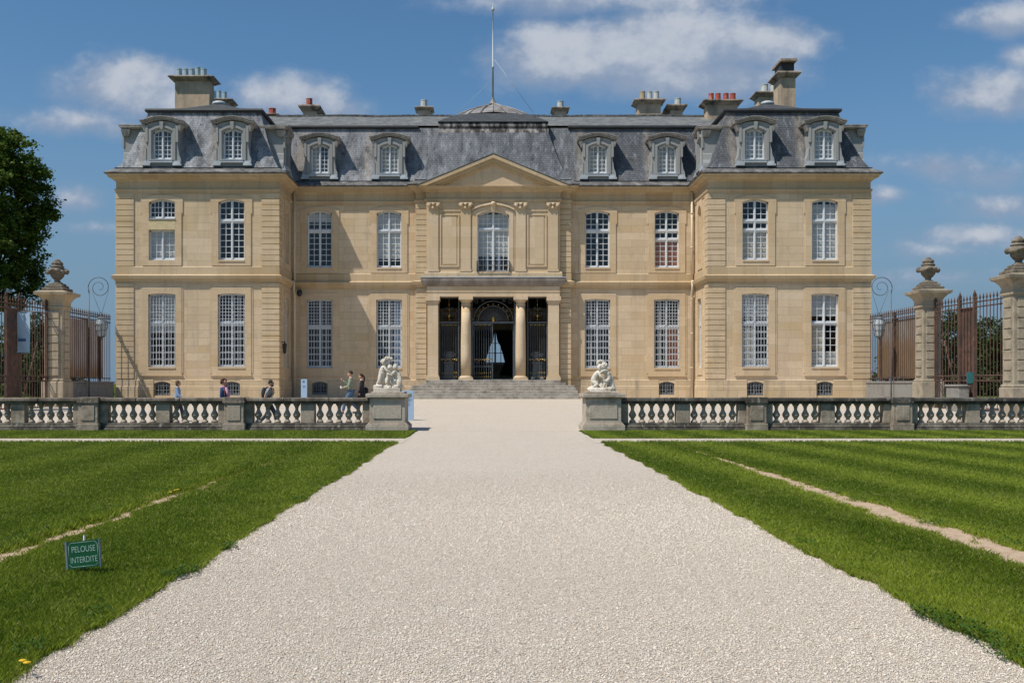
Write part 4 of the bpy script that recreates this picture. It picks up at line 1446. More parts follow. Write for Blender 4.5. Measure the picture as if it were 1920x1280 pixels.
m, t, b = new_mat('gravel_stones')
rnd = t.node('ShaderNodeNewGeometry').outputs['Random Per Island']
cr = t.node('ShaderNodeValToRGB')
t.l.new(rnd, cr.inputs[0])
e = cr.color_ramp.elements
e[0].position = 0.0; e[0].color = (0.40, 0.335, 0.265, 1)
e[1].position = 1.0; e[1].color = (0.80, 0.735, 0.645, 1)
for p_, c_ in ((0.12, (0.58, 0.50, 0.41, 1)), (0.5, (0.70, 0.625, 0.53, 1)), (0.9, (0.77, 0.70, 0.61, 1)), (0.94, (0.56, 0.42, 0.30, 1)), (0.97, (0.69, 0.63, 0.56, 1))):
    q = e.new(p_); q.color = c_
t.l.new(cr.outputs[0], b.inputs['Base Color']); b.inputs['Roughness'].default_value = 0.9; b.inputs['Specular IOR Level'].default_value = 0.15
M['stones'] = m

m, t, b = new_mat('soil')
co = t.node('ShaderNodeTexCoord').outputs['Object']
c = t.mix(t.remap(t.noise(co, 7, 6, 0.7), 0.3, 0.7), (0.36, 0.255, 0.17), (0.56, 0.43, 0.31))
t.l.new(c, b.inputs['Base Color']); b.inputs['Roughness'].default_value = 1.0; b.inputs['Specular IOR Level'].default_value = 0.05
set_bump(t, b, t.noise(co, 30, 6, 0.7), 0.8, 0.02)
M['soil'] = m

m, t, b = new_mat('turf')
co = t.node('ShaderNodeTexCoord').outputs['Object']
c = t.mix(t.remap(t.noise(co, 25, 6, 0.7), 0.3, 0.7), (0.022, 0.045, 0.007), (0.055, 0.085, 0.017))
t.l.new(c, b.inputs['Base Color']); b.inputs['Roughness'].default_value = 1.0; b.inputs['Specular IOR Level'].default_value = 0.0
M['turf'] = m

def blade_mat(name, dark, light, dry):
    m, t, b = new_mat(name)
    co = t.node('ShaderNodeTexCoord').outputs['Object']
    rnd = t.node('ShaderNodeNewGeometry').outputs['Random Per Island']
    x, y, z = t.sep(co)
    big = t.noise(co, 0.55, 5, 0.65)
    med = t.noise(co, 3.0, 4, 0.6)
    # mowing lanes: the mower leaves lighter and darker strips along the lawn
    lane = t.math('SINE', t.math('MULTIPLY', t.math('ADD', t.math('ADD', x, t.math('MULTIPLY', y, 0.085)), t.math('MULTIPLY', big, 0.5)), 3.3))
    v = t.math('ADD', t.math('MULTIPLY', rnd, 0.42), t.math('ADD', t.remap(big, 0.3, 0.7, 0, 0.3), t.math('ADD', t.remap(med, 0.3, 0.7, -0.12, 0.18), t.math('MULTIPLY', lane, t.remap(x, -3.0, 3.0, 0.16, 0.38)))))
    c = t.mix(t.math('MAXIMUM', 0.0, t.math('MINIMUM', 1.0, v)), dark, light)
    c = t.mix(t.math('MULTIPLY', t.math('GREATER_THAN', rnd, 0.93), 0.7), c, dry)
    wide = t.noise(co, 0.9, 6, 0.7)
    c = t.mix(t.remap(wide, 0.54, 0.72, 0, 0.5), c, tuple(0.6 * a_ + 0.4 * b2 for a_, b2 in zip(light, dry)))
    t.l.new(c, b.inputs['Base Color']); b.inputs['Roughness'].default_value = 0.55; b.inputs['Specular IOR Level'].default_value = 0.22
    tr = t.node('ShaderNodeBsdfTranslucent'); t.l.new(c, tr.inputs[0])
    mx = t.node('ShaderNodeMixShader'); mx.inputs[0].default_value = 0.32
    t.l.new(b.outputs[0], mx.inputs[1]); t.l.new(tr.outputs[0], mx.inputs[2])
    t.l.new(mx.outputs[0], t.n['Material Output'].inputs[0])
    return m
M['grass'] = blade_mat('grass_blades', (0.098, 0.156, 0.008), (0.315, 0.385, 0.038), (0.46, 0.42, 0.15))
M['weed'] = blade_mat('weed_leaves', (0.035, 0.085, 0.010), (0.085, 0.165, 0.022), (0.06, 0.12, 0.03))

ys = [-300, -60, -6, 0, 33.7] + [33.7 + 21.3 * i / 8 for i in range(1, 9)] + [80, 200, 800, 4000]
xs = [-3000, -600, -120, -40, -20, 0, 20, 40, 120, 600, 3000]
mb = MB()
mb.loft([[(x, y, gz(y) - 0.03) for x in xs] for y in ys], False, False, False)
mb.build('ground', M['field'], kind='structure')
mb = MB()
yy = [33.3, 33.7] + [33.7 + 21.3 * i / 16 for i in range(1, 17)] + [58.2]
mb.loft([[(x, y, gz(y) + 0.002) for x in (-30, -21, -10, 0, 10, 21, 30)] for y in yy], False, False, False)
mb.build('forecourt_gravel', M['gravel'], kind='structure')
mb = MB()
mb.quad((-3.4, -6, 0.0), (4.0, -6, 0.0), (4.0, 33.299, 0.0), (-3.4, 33.299, 0.0))
mb.build('gravel_path', M['gravel'], kind='structure')
for s, x0, x1 in ((-1, -34, -2.35), (1, 2.8, 34)):
    MB().quad((x0, 26.7, 0.006), (x1, 26.7, 0.006), (x1, 29.3, 0.006), (x0, 29.3, 0.006)).build('cross_path', M['gravel'], kind='structure')

PATH_L_X, PATH_R_X = -2.56, 3.04
def edge_wob(y, seed, a=0.10):
    return a * (mnoise.noise(Vector((y * 0.9, seed, 0))) + 0.6 * mnoise.noise(Vector((y * 3.1, seed + 9, 0))) + 0.35 * mnoise.noise(Vector((y * 9.0, seed + 4, 0))))
SOIL = ((-4.60, -4.24), (4.56, 5.10))
def soil_edge(y, side_, inner):
    """inner = edge next to the path strip"""
    if side_ < 0:
        x = SOIL[0][1] if inner else SOIL[0][0]
    else:
        x = SOIL[1][0] if inner else SOIL[1][1]
    # the trench peters out towards the chateau
    c = (SOIL[0][0] + SOIL[0][1]) / 2 if side_ < 0 else (SOIL[1][0] + SOIL[1][1]) / 2
    k = 1.0 - 0.9 * max(0, min(1, (y - 13) / 12)) if side_ < 0 else 1.0 - 0.75 * max(0, min(1, (y - 12) / 13))
    return c + (x - c) * k * (1.0 if side_ > 0 else 0.78 + 0.4 * mnoise.noise(Vector((y * 1.1, 50, 0)))) + edge_wob(y, 30 + 7 * side_ + 3 * inner, 0.15)

def turf_strip(xa, xb, y0, y1, z=0.022, ny=500):
    mb = MB()
    r = []
    for i in range(ny + 1):
        y = y0 + (y1 - y0) * i / ny
        a, b_ = xa(y), xb(y)
        r.append([(a, y, z - 0.02), (a + 0.02, y, z), (b_ - 0.02, y, z), (b_, y, z - 0.02)])
    return mb.loft(r, False, True, False).build('lawn', M['turf'], kind='structure')

LEFT_EDGE = lambda y: PATH_L_X + edge_wob(y, 1.3)
RIGHT_EDGE = lambda y: PATH_R_X + edge_wob(y, 5.7)
Y_END = 26.95
turf_strip(lambda y: soil_edge(y, -1, True), LEFT_EDGE, -5, Y_END)
turf_strip(lambda y: -34.0, lambda y: soil_edge(y, -1, False), -5, Y_END)
turf_strip(RIGHT_EDGE, lambda y: soil_edge(y, 1, True), -5, Y_END)
turf_strip(lambda y: soil_edge(y, 1, False), lambda y: 34.0, -5, Y_END)
turf_strip(lambda y: -34.0, lambda y: -2.45 + edge_wob(y, 8, 0.05), 29.0, 33.75, ny=40)
turf_strip(lambda y: 3.0 + edge_wob(y, 9, 0.05), lambda y: 34.0, 29.0, 33.75, ny=40)
for s, (a, b_) in ((-1, SOIL[0]), (1, SOIL[1])):
    MB().quad((a - 0.2, -5, 0.012), (b_ + 0.2, -5, 0.012), (b_ + 0.2, Y_END - .2, 0.012), (a - 0.2, Y_END - .2, 0.012)).build('soil_strip', M['soil'], kind='structure')

def blades(name, px, py, h, w, mat, lean=0.5, z0=0.018):
    n = len(px)
    ang = rng.uniform(0, 2 * np.pi, n)
    dx, dy = np.cos(ang), np.sin(ang)
    la = rng.uniform(0, 2 * np.pi, n)
    lm = h * rng.uniform(0.1, lean, n)
    v = np.empty((n, 4, 3), np.float32)
    hw = w / 2
    v[:, 0] = np.stack([px - dx * hw, py - dy * hw, np.full(n, z0)], 1)
    v[:, 1] = np.stack([px + dx * hw, py + dy * hw, np.full(n, z0)], 1)
    mx_, my_ = px + np.cos(la) * lm * .35, py + np.sin(la) * lm * .35
    v[:, 2] = np.stack([mx_ + dx * hw * .8, my_ + dy * hw * .8, z0 + h * .6], 1)
    v[:, 3] = np.stack([px + np.cos(la) * lm, py + np.sin(la) * lm, z0 + h], 1)
    idx = np.arange(n)[:, None] * 4
    f = np.concatenate([idx + np.array([[0, 1, 2]]), idx + np.array([[0, 2, 3]])], 0)
    me = np_mesh(name, v.reshape(-1, 3), f, mat)
    o = link(name, me)
    o['kind'] = 'stuff'
    return o

def sample(xa, xb, y0, y1, dens):
    """points between two edge curves, density in blades per square metre as a function of distance"""
    out_x, out_y = [], []
    y = y0
    while y < y1:
        dy = min(0.25, y1 - y)
        ym = y + dy / 2
        a, b_ = xa(ym), xb(ym)
        n = int(max(0, b_ - a) * dy * dens(ym))
        if n:
            yy_ = rng.uniform(y, y + dy, n)
            out_x.append(rng.uniform(a, b_, n)); out_y.append(yy_)
        y += dy
    return np.concatenate(out_x), np.concatenate(out_y)

DENS = lambda y: 13000 * min(1.0, (7.0 / max(y, 4.0)) ** 1.75)
VIS_L = lambda y: -0.50 * y - 1.6
VIS_R = lambda y: 0.545 * y + 1.6
regs = [
    (lambda y: max(soil_edge(y, -1, True), VIS_L(y)), LEFT_EDGE),
    (lambda y: max(-33, VIS_L(y)), lambda y: soil_edge(y, -1, False)),
    (RIGHT_EDGE, lambda y: min(soil_edge(y, 1, True), VIS_R(y))),
    (lambda y: soil_edge(y, 1, False), lambda y: min(33, VIS_R(y))),
]
gx_, gy_ = [], []
for a, b_ in regs:
    x_, y_ = sample(a, b_, 3.2, Y_END, DENS)
    gx_.append(x_); gy_.append(y_)
for a, b_ in ((lambda y: -21.0, lambda y: -2.5 + edge_wob(y, 8, 0.05)), (lambda y: 3.05 + edge_wob(y, 9, 0.05), lambda y: 23.0)):
    x_, y_ = sample(a, b_, 29.0, 33.7, lambda y: 1200)
    gx_.append(x_); gy_.append(y_)
px, py = np.concatenate(gx_), np.concatenate(gy_)
far = np.clip(py / 7.0, 1, 5)
hh = rng.uniform(0.018, 0.045, len(px))
blades('grass', px, py, hh, rng.uniform(0.0024, 0.0042, len(px)) * far ** 0.9, M['grass'], 0.9)
# longer grass that hangs over the edges
ex, ey = [], []
for fn, s in ((LEFT_EDGE, 1), (RIGHT_EDGE, -1)):
    n = 22000
    y_ = 3.2 * (Y_END / 3.2) ** rng.uniform(0, 1, n)
    e_ = np.array([fn(v_) for v_ in y_])
    patch = np.array([max(0.0, mnoise.noise(Vector((v_ * 1.4, 77 * s, 0))) + 0.25) for v_ in y_])
    ex.append(e_ + s * rng.normal(-0.02, 0.035, n) * (0.5 + patch)); ey.append(y_)
for side_, inner in ((-1, True), (-1, False), (1, True), (1, False)):
    n = 14000
    y_ = 5.0 * (Y_END / 5.0) ** rng.uniform(0, 1, n)
    e_ = np.array([soil_edge(v_, side_, inner) for v_ in y_])
    ex.append(e_ + rng.normal(0, 0.05 if (side_ < 0) != inner else 0.03, n)); ey.append(y_)
px, py = np.concatenate(ex), np.concatenate(ey)
far = np.clip(py / 7.0, 1, 5)
blades('edge_grass', px, py, rng.uniform(0.018, 0.062, len(px)), rng.uniform(0.0025, 0.0045, len(px)) * far ** 0.8, M['grass'], 1.0, 0.008)
n = 9000                                     # rank, taller grass where the left lawn overhangs the trench
y_ = 5.5 * (24.0 / 5.5) ** rng.uniform(0, 1, n)
e_ = np.array([soil_edge(v_, -1, False) for v_ in y_])
blades('edge_grass', e_ + rng.normal(-0.03, 0.035, n), y_, rng.uniform(0.05, 0.11, n), 0.005 * np.clip(y_ / 7, 1, 4) ** .8, M['grass'], 0.9, 0.008)
for (x0, x1, yb) in ((-21, -2.45, 29.02), (3.0, 23, 29.02), (-17, -2.6, Y_END - .03), (3.04, 18, Y_END - .03)):
    n = int((x1 - x0) * 260)
    blades('edge_grass', rng.uniform(x0, x1, n), yb + rng.normal(0, 0.04, n), rng.uniform(0.03, 0.09, n), np.full(n, 0.015), M['grass'], 1.1, 0.008)

# stray tufts that have crept into the bare strips
tx, ty = [], []
for (a, b_) in SOIL:
    for _ in range(420 if a < 0 else 260):
        y0 = 5 + 20 * random.random() ** 1.2
        x0 = random.choice((a, b_)) + random.gauss(0, .12)
        n = random.randint(15, 45)
        tx.append(x0 + rng.normal(0, .03, n)); ty.append(y0 + rng.normal(0, .06, n))
tx, ty = np.concatenate(tx), np.concatenate(ty)
blades('edge_grass', tx, ty, rng.uniform(.015, .045, len(tx)), .004 * np.clip(ty / 7, 1, 4) ** .8, M['grass'], 1.0, .01)

# weeds: low broad-leaved clumps on the edges
def leaf_cloud(pts, size, mat, name, flat=0.6, kind_='stuff', parent=None, org=(0, 0, 0)):
    pts = np.asarray(pts, np.float32) - np.asarray(org, np.float32)
    n = len(pts)
    nrm = rng.normal(0, 1, (n, 3)); nrm[:, 2] = np.abs(nrm[:, 2]) * (1 + flat * 2) + flat
    nrm /= np.linalg.norm(nrm, axis=1)[:, None]
    a = np.cross(nrm, rng.normal(0, 1, (n, 3))); a /= np.linalg.norm(a, axis=1)[:, None]
    b_ = np.cross(nrm, a)
    s = (size * rng.uniform(0.6, 1.3, n))[:, None]
    v = np.stack([pts - a * s * .5, pts + b_ * s * .33, pts + a * s * .5, pts - b_ * s * .33], 1).astype(np.float32)
    me = np_mesh(name, v.reshape(-1, 3), np.arange(n * 4).reshape(n, 4), mat)
    o = link(name, me, parent)
    if kind_: o['kind'] = kind_
    return o

def px_ground(px_, py_):
    Y = EYE * F_PX / (py_ - VPY)
    return ((px_ - VPX) * Y / F_PX, Y)

wp = []
for (qx, qy, r, n) in ((1512, 1024, .10, 160), (1728, 1156, .07, 120), (1762, 1166, .12, 240), (1800, 1182, .14, 320), (1850, 1205, .12, 260), (1895, 1232, .13, 300), (1430, 980, .08, 90), (1325, 915, .09, 90), (1240, 887, .1, 90),
                       (345, 1078, .12, 260), (320, 1085, .1, 180), (560, 940, .1, 160), (595, 915, .1, 140), (640, 885, .1, 120), (680, 862, .1, 100), (430, 1030, .08, 120), (180, 1160, .1, 200), (60, 1225, .1, 200),
                       (1610, 940, .15, 200), (1750, 985, .15, 220), (1560, 925, .13, 160), (1900, 1025, .12, 200), (90, 1000, .16, 260), (200, 960, .16, 240), (30, 1020, .14, 240), (300, 925, .16, 200), (420, 893, .14, 160), (350, 910, .14, 160), (500, 868, .16, 140)):
    gx0, gy0 = px_ground(qx, qy)
    for _ in range(n):
        a, rr = random.uniform(0, 6.28), r * math.sqrt(random.random())
        wp.append((gx0 + rr * math.cos(a), gy0 + 1.6 * rr * math.sin(a), random.uniform(0.015, 0.075)))
leaf_cloud(wp, 0.023, M['weed'], 'weeds')

# loose stones of the gravel, true geometry where they can be made out
def stones():
    xs_, ys_ = [], []
    for k in range(60):
        a = 4.6 + k * 0.25
        dn = 13500 * max(0.0, min(1.0, (19.0 - a) / 13.0)) ** 1.6
        n = int((PATH_R_X - PATH_L_X + 0.2) * 0.25 * dn)
        xs_.append(rng.uniform(PATH_L_X - 0.12, PATH_R_X + 0.12, n)); ys_.append(rng.uniform(a, a + 0.25, n))
    x_, y_ = np.concatenate(xs_), np.concatenate(ys_)
    n = len(x_)
    base = np.array([[1, 0, 0], [0, 1, 0], [-1, 0, 0], [0, -1, 0], [0.15, 0.1, 1], [0, 0, -1]], np.float32)
    v = np.repeat(base[None], n, 0) * (1 + rng.uniform(-0.35, 0.35, (n, 6, 3)))
    s = rng.gamma(4, 1 / 4, n)[:, None, None] * 0.0036 * np.clip(y_ / 8, 1, 1.6)[:, None, None]
    v = v * s * np.array([1.15, 0.95, 0.6], np.float32)
    a = rng.uniform(0, 6.28, n); ca, sa = np.cos(a)[:, None], np.sin(a)[:, None]
    X_ = v[:, :, 0] * ca - v[:, :, 1] * sa; Y_ = v[:, :, 0] * sa + v[:, :, 1] * ca
    v = np.stack([X_ + x_[:, None], Y_ + y_[:, None], v[:, :, 2] + 0.003], 2)
    f = np.array([[0, 1, 4], [1, 2, 4], [2, 3, 4], [3, 0, 4], [1, 0, 5], [2, 1, 5], [3, 2, 5], [0, 3, 5]])
    F_ = (np.arange(n)[:, None, None] * 6 + f[None]).reshape(-1, 3)
    o = link('gravel', np_mesh('gravel', v.reshape(-1, 3), F_, M['stones']))
    o['kind'] = 'stuff'
stones()

# ------------------------------------------------------------------ balustrades
M['bal'] = dark_stone('balustrade_stone', (0.46, 0.385, 0.30), (0.25, 0.205, 0.155), (0.55, 0.50, 0.42), (0.44, 0.60), (0.54, 0.68))
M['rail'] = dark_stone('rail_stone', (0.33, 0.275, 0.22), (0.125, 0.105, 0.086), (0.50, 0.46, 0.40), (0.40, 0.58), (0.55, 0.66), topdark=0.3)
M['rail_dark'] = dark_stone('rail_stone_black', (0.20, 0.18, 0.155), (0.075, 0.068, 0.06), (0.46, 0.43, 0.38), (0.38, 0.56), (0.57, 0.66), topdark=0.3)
M['foot'] = dark_stone('foot_stone', (0.25, 0.225, 0.185), (0.09, 0.08, 0.068), (0.46, 0.43, 0.38), (0.40, 0.56), (0.56, 0.63))
M['pedestal'] = dark_stone('pedestal_stone', (0.53, 0.46, 0.375), (0.29, 0.245, 0.19), (0.60, 0.555, 0.475), (0.48, 0.64), (0.52, 0.68))
YB = 33.6
BALX = 0.18
bal_mb = MB()
prof = [(0.115, 0.0), (0.115, 0.055), (0.10, 0.07), (0.085, 0.09), (0.06, 0.115), (0.062, 0.15), (0.09, 0.19), (0.118, 0.235), (0.126, 0.275), (0.115, 0.32), (0.085, 0.37), (0.062, 0.42), (0.052, 0.47), (0.054, 0.50), (0.075, 0.515), (0.06, 0.53), (0.075, 0.56), (0.105, 0.60), (0.118, 0.615), (0.118, 0.645)]
bal_mb.lathe(prof, n=14)
BAL_ME = bal_mb.mesh('baluster', M['bal'])

def balustrade(s):
    """s=-1 left of the path, +1 right"""
    X = lambda d: BALX + s * d
    root = thing('balustrade', 'weathered grey stone balustrade left of the gravel path, lighter stone' if s < 0 else 'weathered grey stone balustrade right of the gravel path, blackened stone', 'balustrade', (X(12), YB + 0.25, 0), 'stone balustrades in front of the forecourt')
    def bx(mb, d0, d1, y0, y1, z0, z1, ch=0.012):
        a, b_ = sorted((X(d0), X(d1)))
        mb.bbox(a, b_, y0, y1, z0, z1, ch)
    P0, PER = 3.635, 4.91
    peds = [8.80 + PER * i for i in range(4)]
    # end pedestal
    mb = MB()
    bx(mb, P0 - .60, P0 + .60, YB - .10, YB + 1.1, 0.30, 1.10)
    bx(mb, P0 - .47, P0 + .47, YB - .125, YB - .08, 0.42, 0.98, 0.01)
    o = mb.build('end_pedestal', M['pedestal'], root)
    mb = MB()
    bx(mb, P0 - .72, P0 + .72, YB - .22, YB + 1.22, -0.05, 0.20); bx(mb, P0 - .68, P0 + .68, YB - .18, YB + 1.18, 0.201, 0.255); bx(mb, P0 - .64, P0 + .64, YB - .14, YB + 1.14, 0.256, 0.299)
    mb.build('pedestal_foot', M['pedestal'], o)
    mb = MB()
    bx(mb, P0 - .65, P0 + .65, YB - .15, YB + 1.15, 1.101, 1.139); bx(mb, P0 - .72, P0 + .72, YB - .22, YB + 1.22, 1.14, 1.262); bx(mb, P0 - .56, P0 + .56, YB - .06, YB + 1.06, 1.263, 1.325)
    mb.build('pedestal_cap', M['pedestal'], o)
    stops = [P0 + .60]
    for d in peds:
        mb = MB()
        bx(mb, d - .325, d + .325, YB - .10, YB + .55, 0.26, 0.94)
        bx(mb, d - .22, d + .22, YB - .125, YB - .08, 0.36, 0.86, 0.01)
        bx(mb, d - .37, d + .37, YB - .14, YB + .6, -0.05, 0.259)
        mb.build('pedestal', M['bal'], root)
        mb = MB()
        bx(mb, d - .37, d + .37, YB - .15, YB + .61, 0.941, 1.142)
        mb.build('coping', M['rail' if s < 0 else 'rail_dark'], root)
        stops += [d - .325, d + .325]
    for k in range(len(peds)):
        a, b_ = stops[2 * k], stops[2 * k + 1]
        mb = MB()
        bx(mb, a, b_, YB + .02, YB + .48, -0.05, 0.10); bx(mb, a, b_, YB + .05, YB + .45, 0.101, 0.20, 0.03); bx(mb, a, b_, YB + .08, YB + .42, 0.201, 0.268)
        mb.build('foot_course', M['foot'], root)
        mb = MB()
        m0 = a
        while m0 < b_ - 0.05:
            m1 = min(b_, m0 + 1.35 + 0.2 * random.random())
            if b_ - m1 < 0.4: m1 = b_
            bx(mb, m0 + .003, m1 - .003, YB - .03, YB + .53, 0.99, 1.125 + random.uniform(-.004, .004), 0.03)
            m0 = m1
        bx(mb, a, b_, YB + .05, YB + .45, 0.914, 0.989)
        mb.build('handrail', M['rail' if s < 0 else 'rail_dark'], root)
        end = 0.30 if k else 0.24
        span = (b_ - a - 2 * 0.26 - 0.47) / 2
        dies = [(a, a + 0.26), ((a + b_) / 2 - 0.235, (a + b_) / 2 + 0.235), (b_ - 0.26, b_)]
        if k == 0:
            dies = [(a, a + 0.26), ((a + b_) / 2 - 0.235, (a + b_) / 2 + 0.235), (b_ - 0.26, b_)]
        for d0, d1 in dies:
            mb = MB(); bx(mb, d0, d1, YB + .085, YB + .415, 0.269, 0.913)
            mb.build('die', M['bal'], root)
        for (q0, q1) in ((dies[0][1], dies[1][0]), (dies[1][1], dies[2][0])):
            for i in range(5):
                x = q0 + (q1 - q0) * (i + 0.5) / 5
                link('baluster', BAL_ME, root, rel(root, (X(x), YB + .25, 0.269)), (0, 0, random.uniform(0, 6)))
    return root
balustrade(-1)
balustrade(1)

# ------------------------------------------------------------------ figures: skinned skeletons
def skin_parts(chains, subdiv=2):
    """chains: list of (joints dict name->(xyz, radius or (rx, ry)), edges, root) -> list of evaluated (verts, faces)"""
    out = []
    for joints, edges, rootname in chains:
        names = list(joints)
        me = bpy.data.meshes.new('skel')
        me.from_pydata([joints[n][0] for n in names], [(names.index(a), names.index(b_)) for a, b_ in edges], [])
        o = bpy.data.objects.new('skel', me)
        COL.objects.link(o)
        o.modifiers.new('skin', 'SKIN').use_smooth_shade = True
        for i, n in enumerate(names):
            r = joints[n][1]
            sv = me.skin_vertices[0].data[i]
            sv.radius = r if hasattr(r, '__len__') else (r, r)
            sv.use_root = (n == rootname)
        sub = o.modifiers.new('sub', 'SUBSURF'); sub.levels = subdiv; sub.render_levels = subdiv
        dg = bpy.context.evaluated_depsgraph_get()
        ev = o.evaluated_get(dg).to_mesh()
        out.append(([tuple(v.co) for v in ev.vertices], [tuple(p.vertices) for p in ev.polygons]))
        o.evaluated_get(dg).to_mesh_clear()
        bpy.data.objects.remove(o)
        bpy.data.meshes.remove(me)
    return out

def fused(name, mb, mat, voxel, origin=(0, 0, 0), smooth=3):
    """closed pieces fused into one continuous surface"""
    me = mb.mesh(name, mat, origin)
    o = bpy.data.objects.new('tmp', me)
    COL.objects.link(o)
    rm = o.modifiers.new('remesh', 'REMESH'); rm.mode = 'VOXEL'; rm.voxel_size = voxel; rm.use_smooth_shade = True
    if smooth:
        sm = o.modifiers.new('smooth', 'SMOOTH'); sm.factor = 0.5; sm.iterations = smooth
    dg = bpy.context.evaluated_depsgraph_get()
    nm = bpy.data.meshes.new_from_object(o.evaluated_get(dg))
    nm.name = name
    bpy.data.objects.remove(o)
    bpy.data.meshes.remove(me)
    if not nm.materials: nm.materials.append(mat)
    return nm

def fingers(mb, wrist, direction, palm, size=1.0, curl=0.5):
    """palm plus four unequal bent fingers and a thumb from its side"""
    d = Vector(direction).normalized(); p = Vector(palm).normalized()
    s = d.cross(p).normalized()
    w = Vector(wrist)
    c = w + d * 0.045 * size
    mb.ball(tuple(c), (0.036 * size, 0.036 * size, 0.040 * size), 8, 6)
    for k, L in enumerate((0.068, 0.078, 0.073, 0.056)):
        a = w + d * 0.078 * size + s * (k - 1.5) * 0.019 * size
        b_ = a + (d * (1 - curl * .4) + p * curl * .6) * L * 0.5 * size
        e = b_ + (d * (1 - curl) + p * curl) * L * 0.5 * size
        mb.tube([a - d * .02 * size, a, b_, e], [0.0095 * size, 0.0095 * size, 0.0085 * size, 0.006 * size], 6)
    a = w + d * 0.025 * size - s * 0.030 * size
    mb.tube([a, a + (d * .6 - s * .8) * 0.035 * size, a + (d * 1.3 - s * .8 + p * .5) * 0.05 * size], [0.012 * size, 0.011 * size, 0.007 * size], 6)

SKIN = plain('skin', (0.52, 0.30, 0.20), 0.6, var=0.08, scale=9)
def cloth(name, col, var=0.18): return plain(name, col, 0.9, var=var, scale=8, bump=0.2)

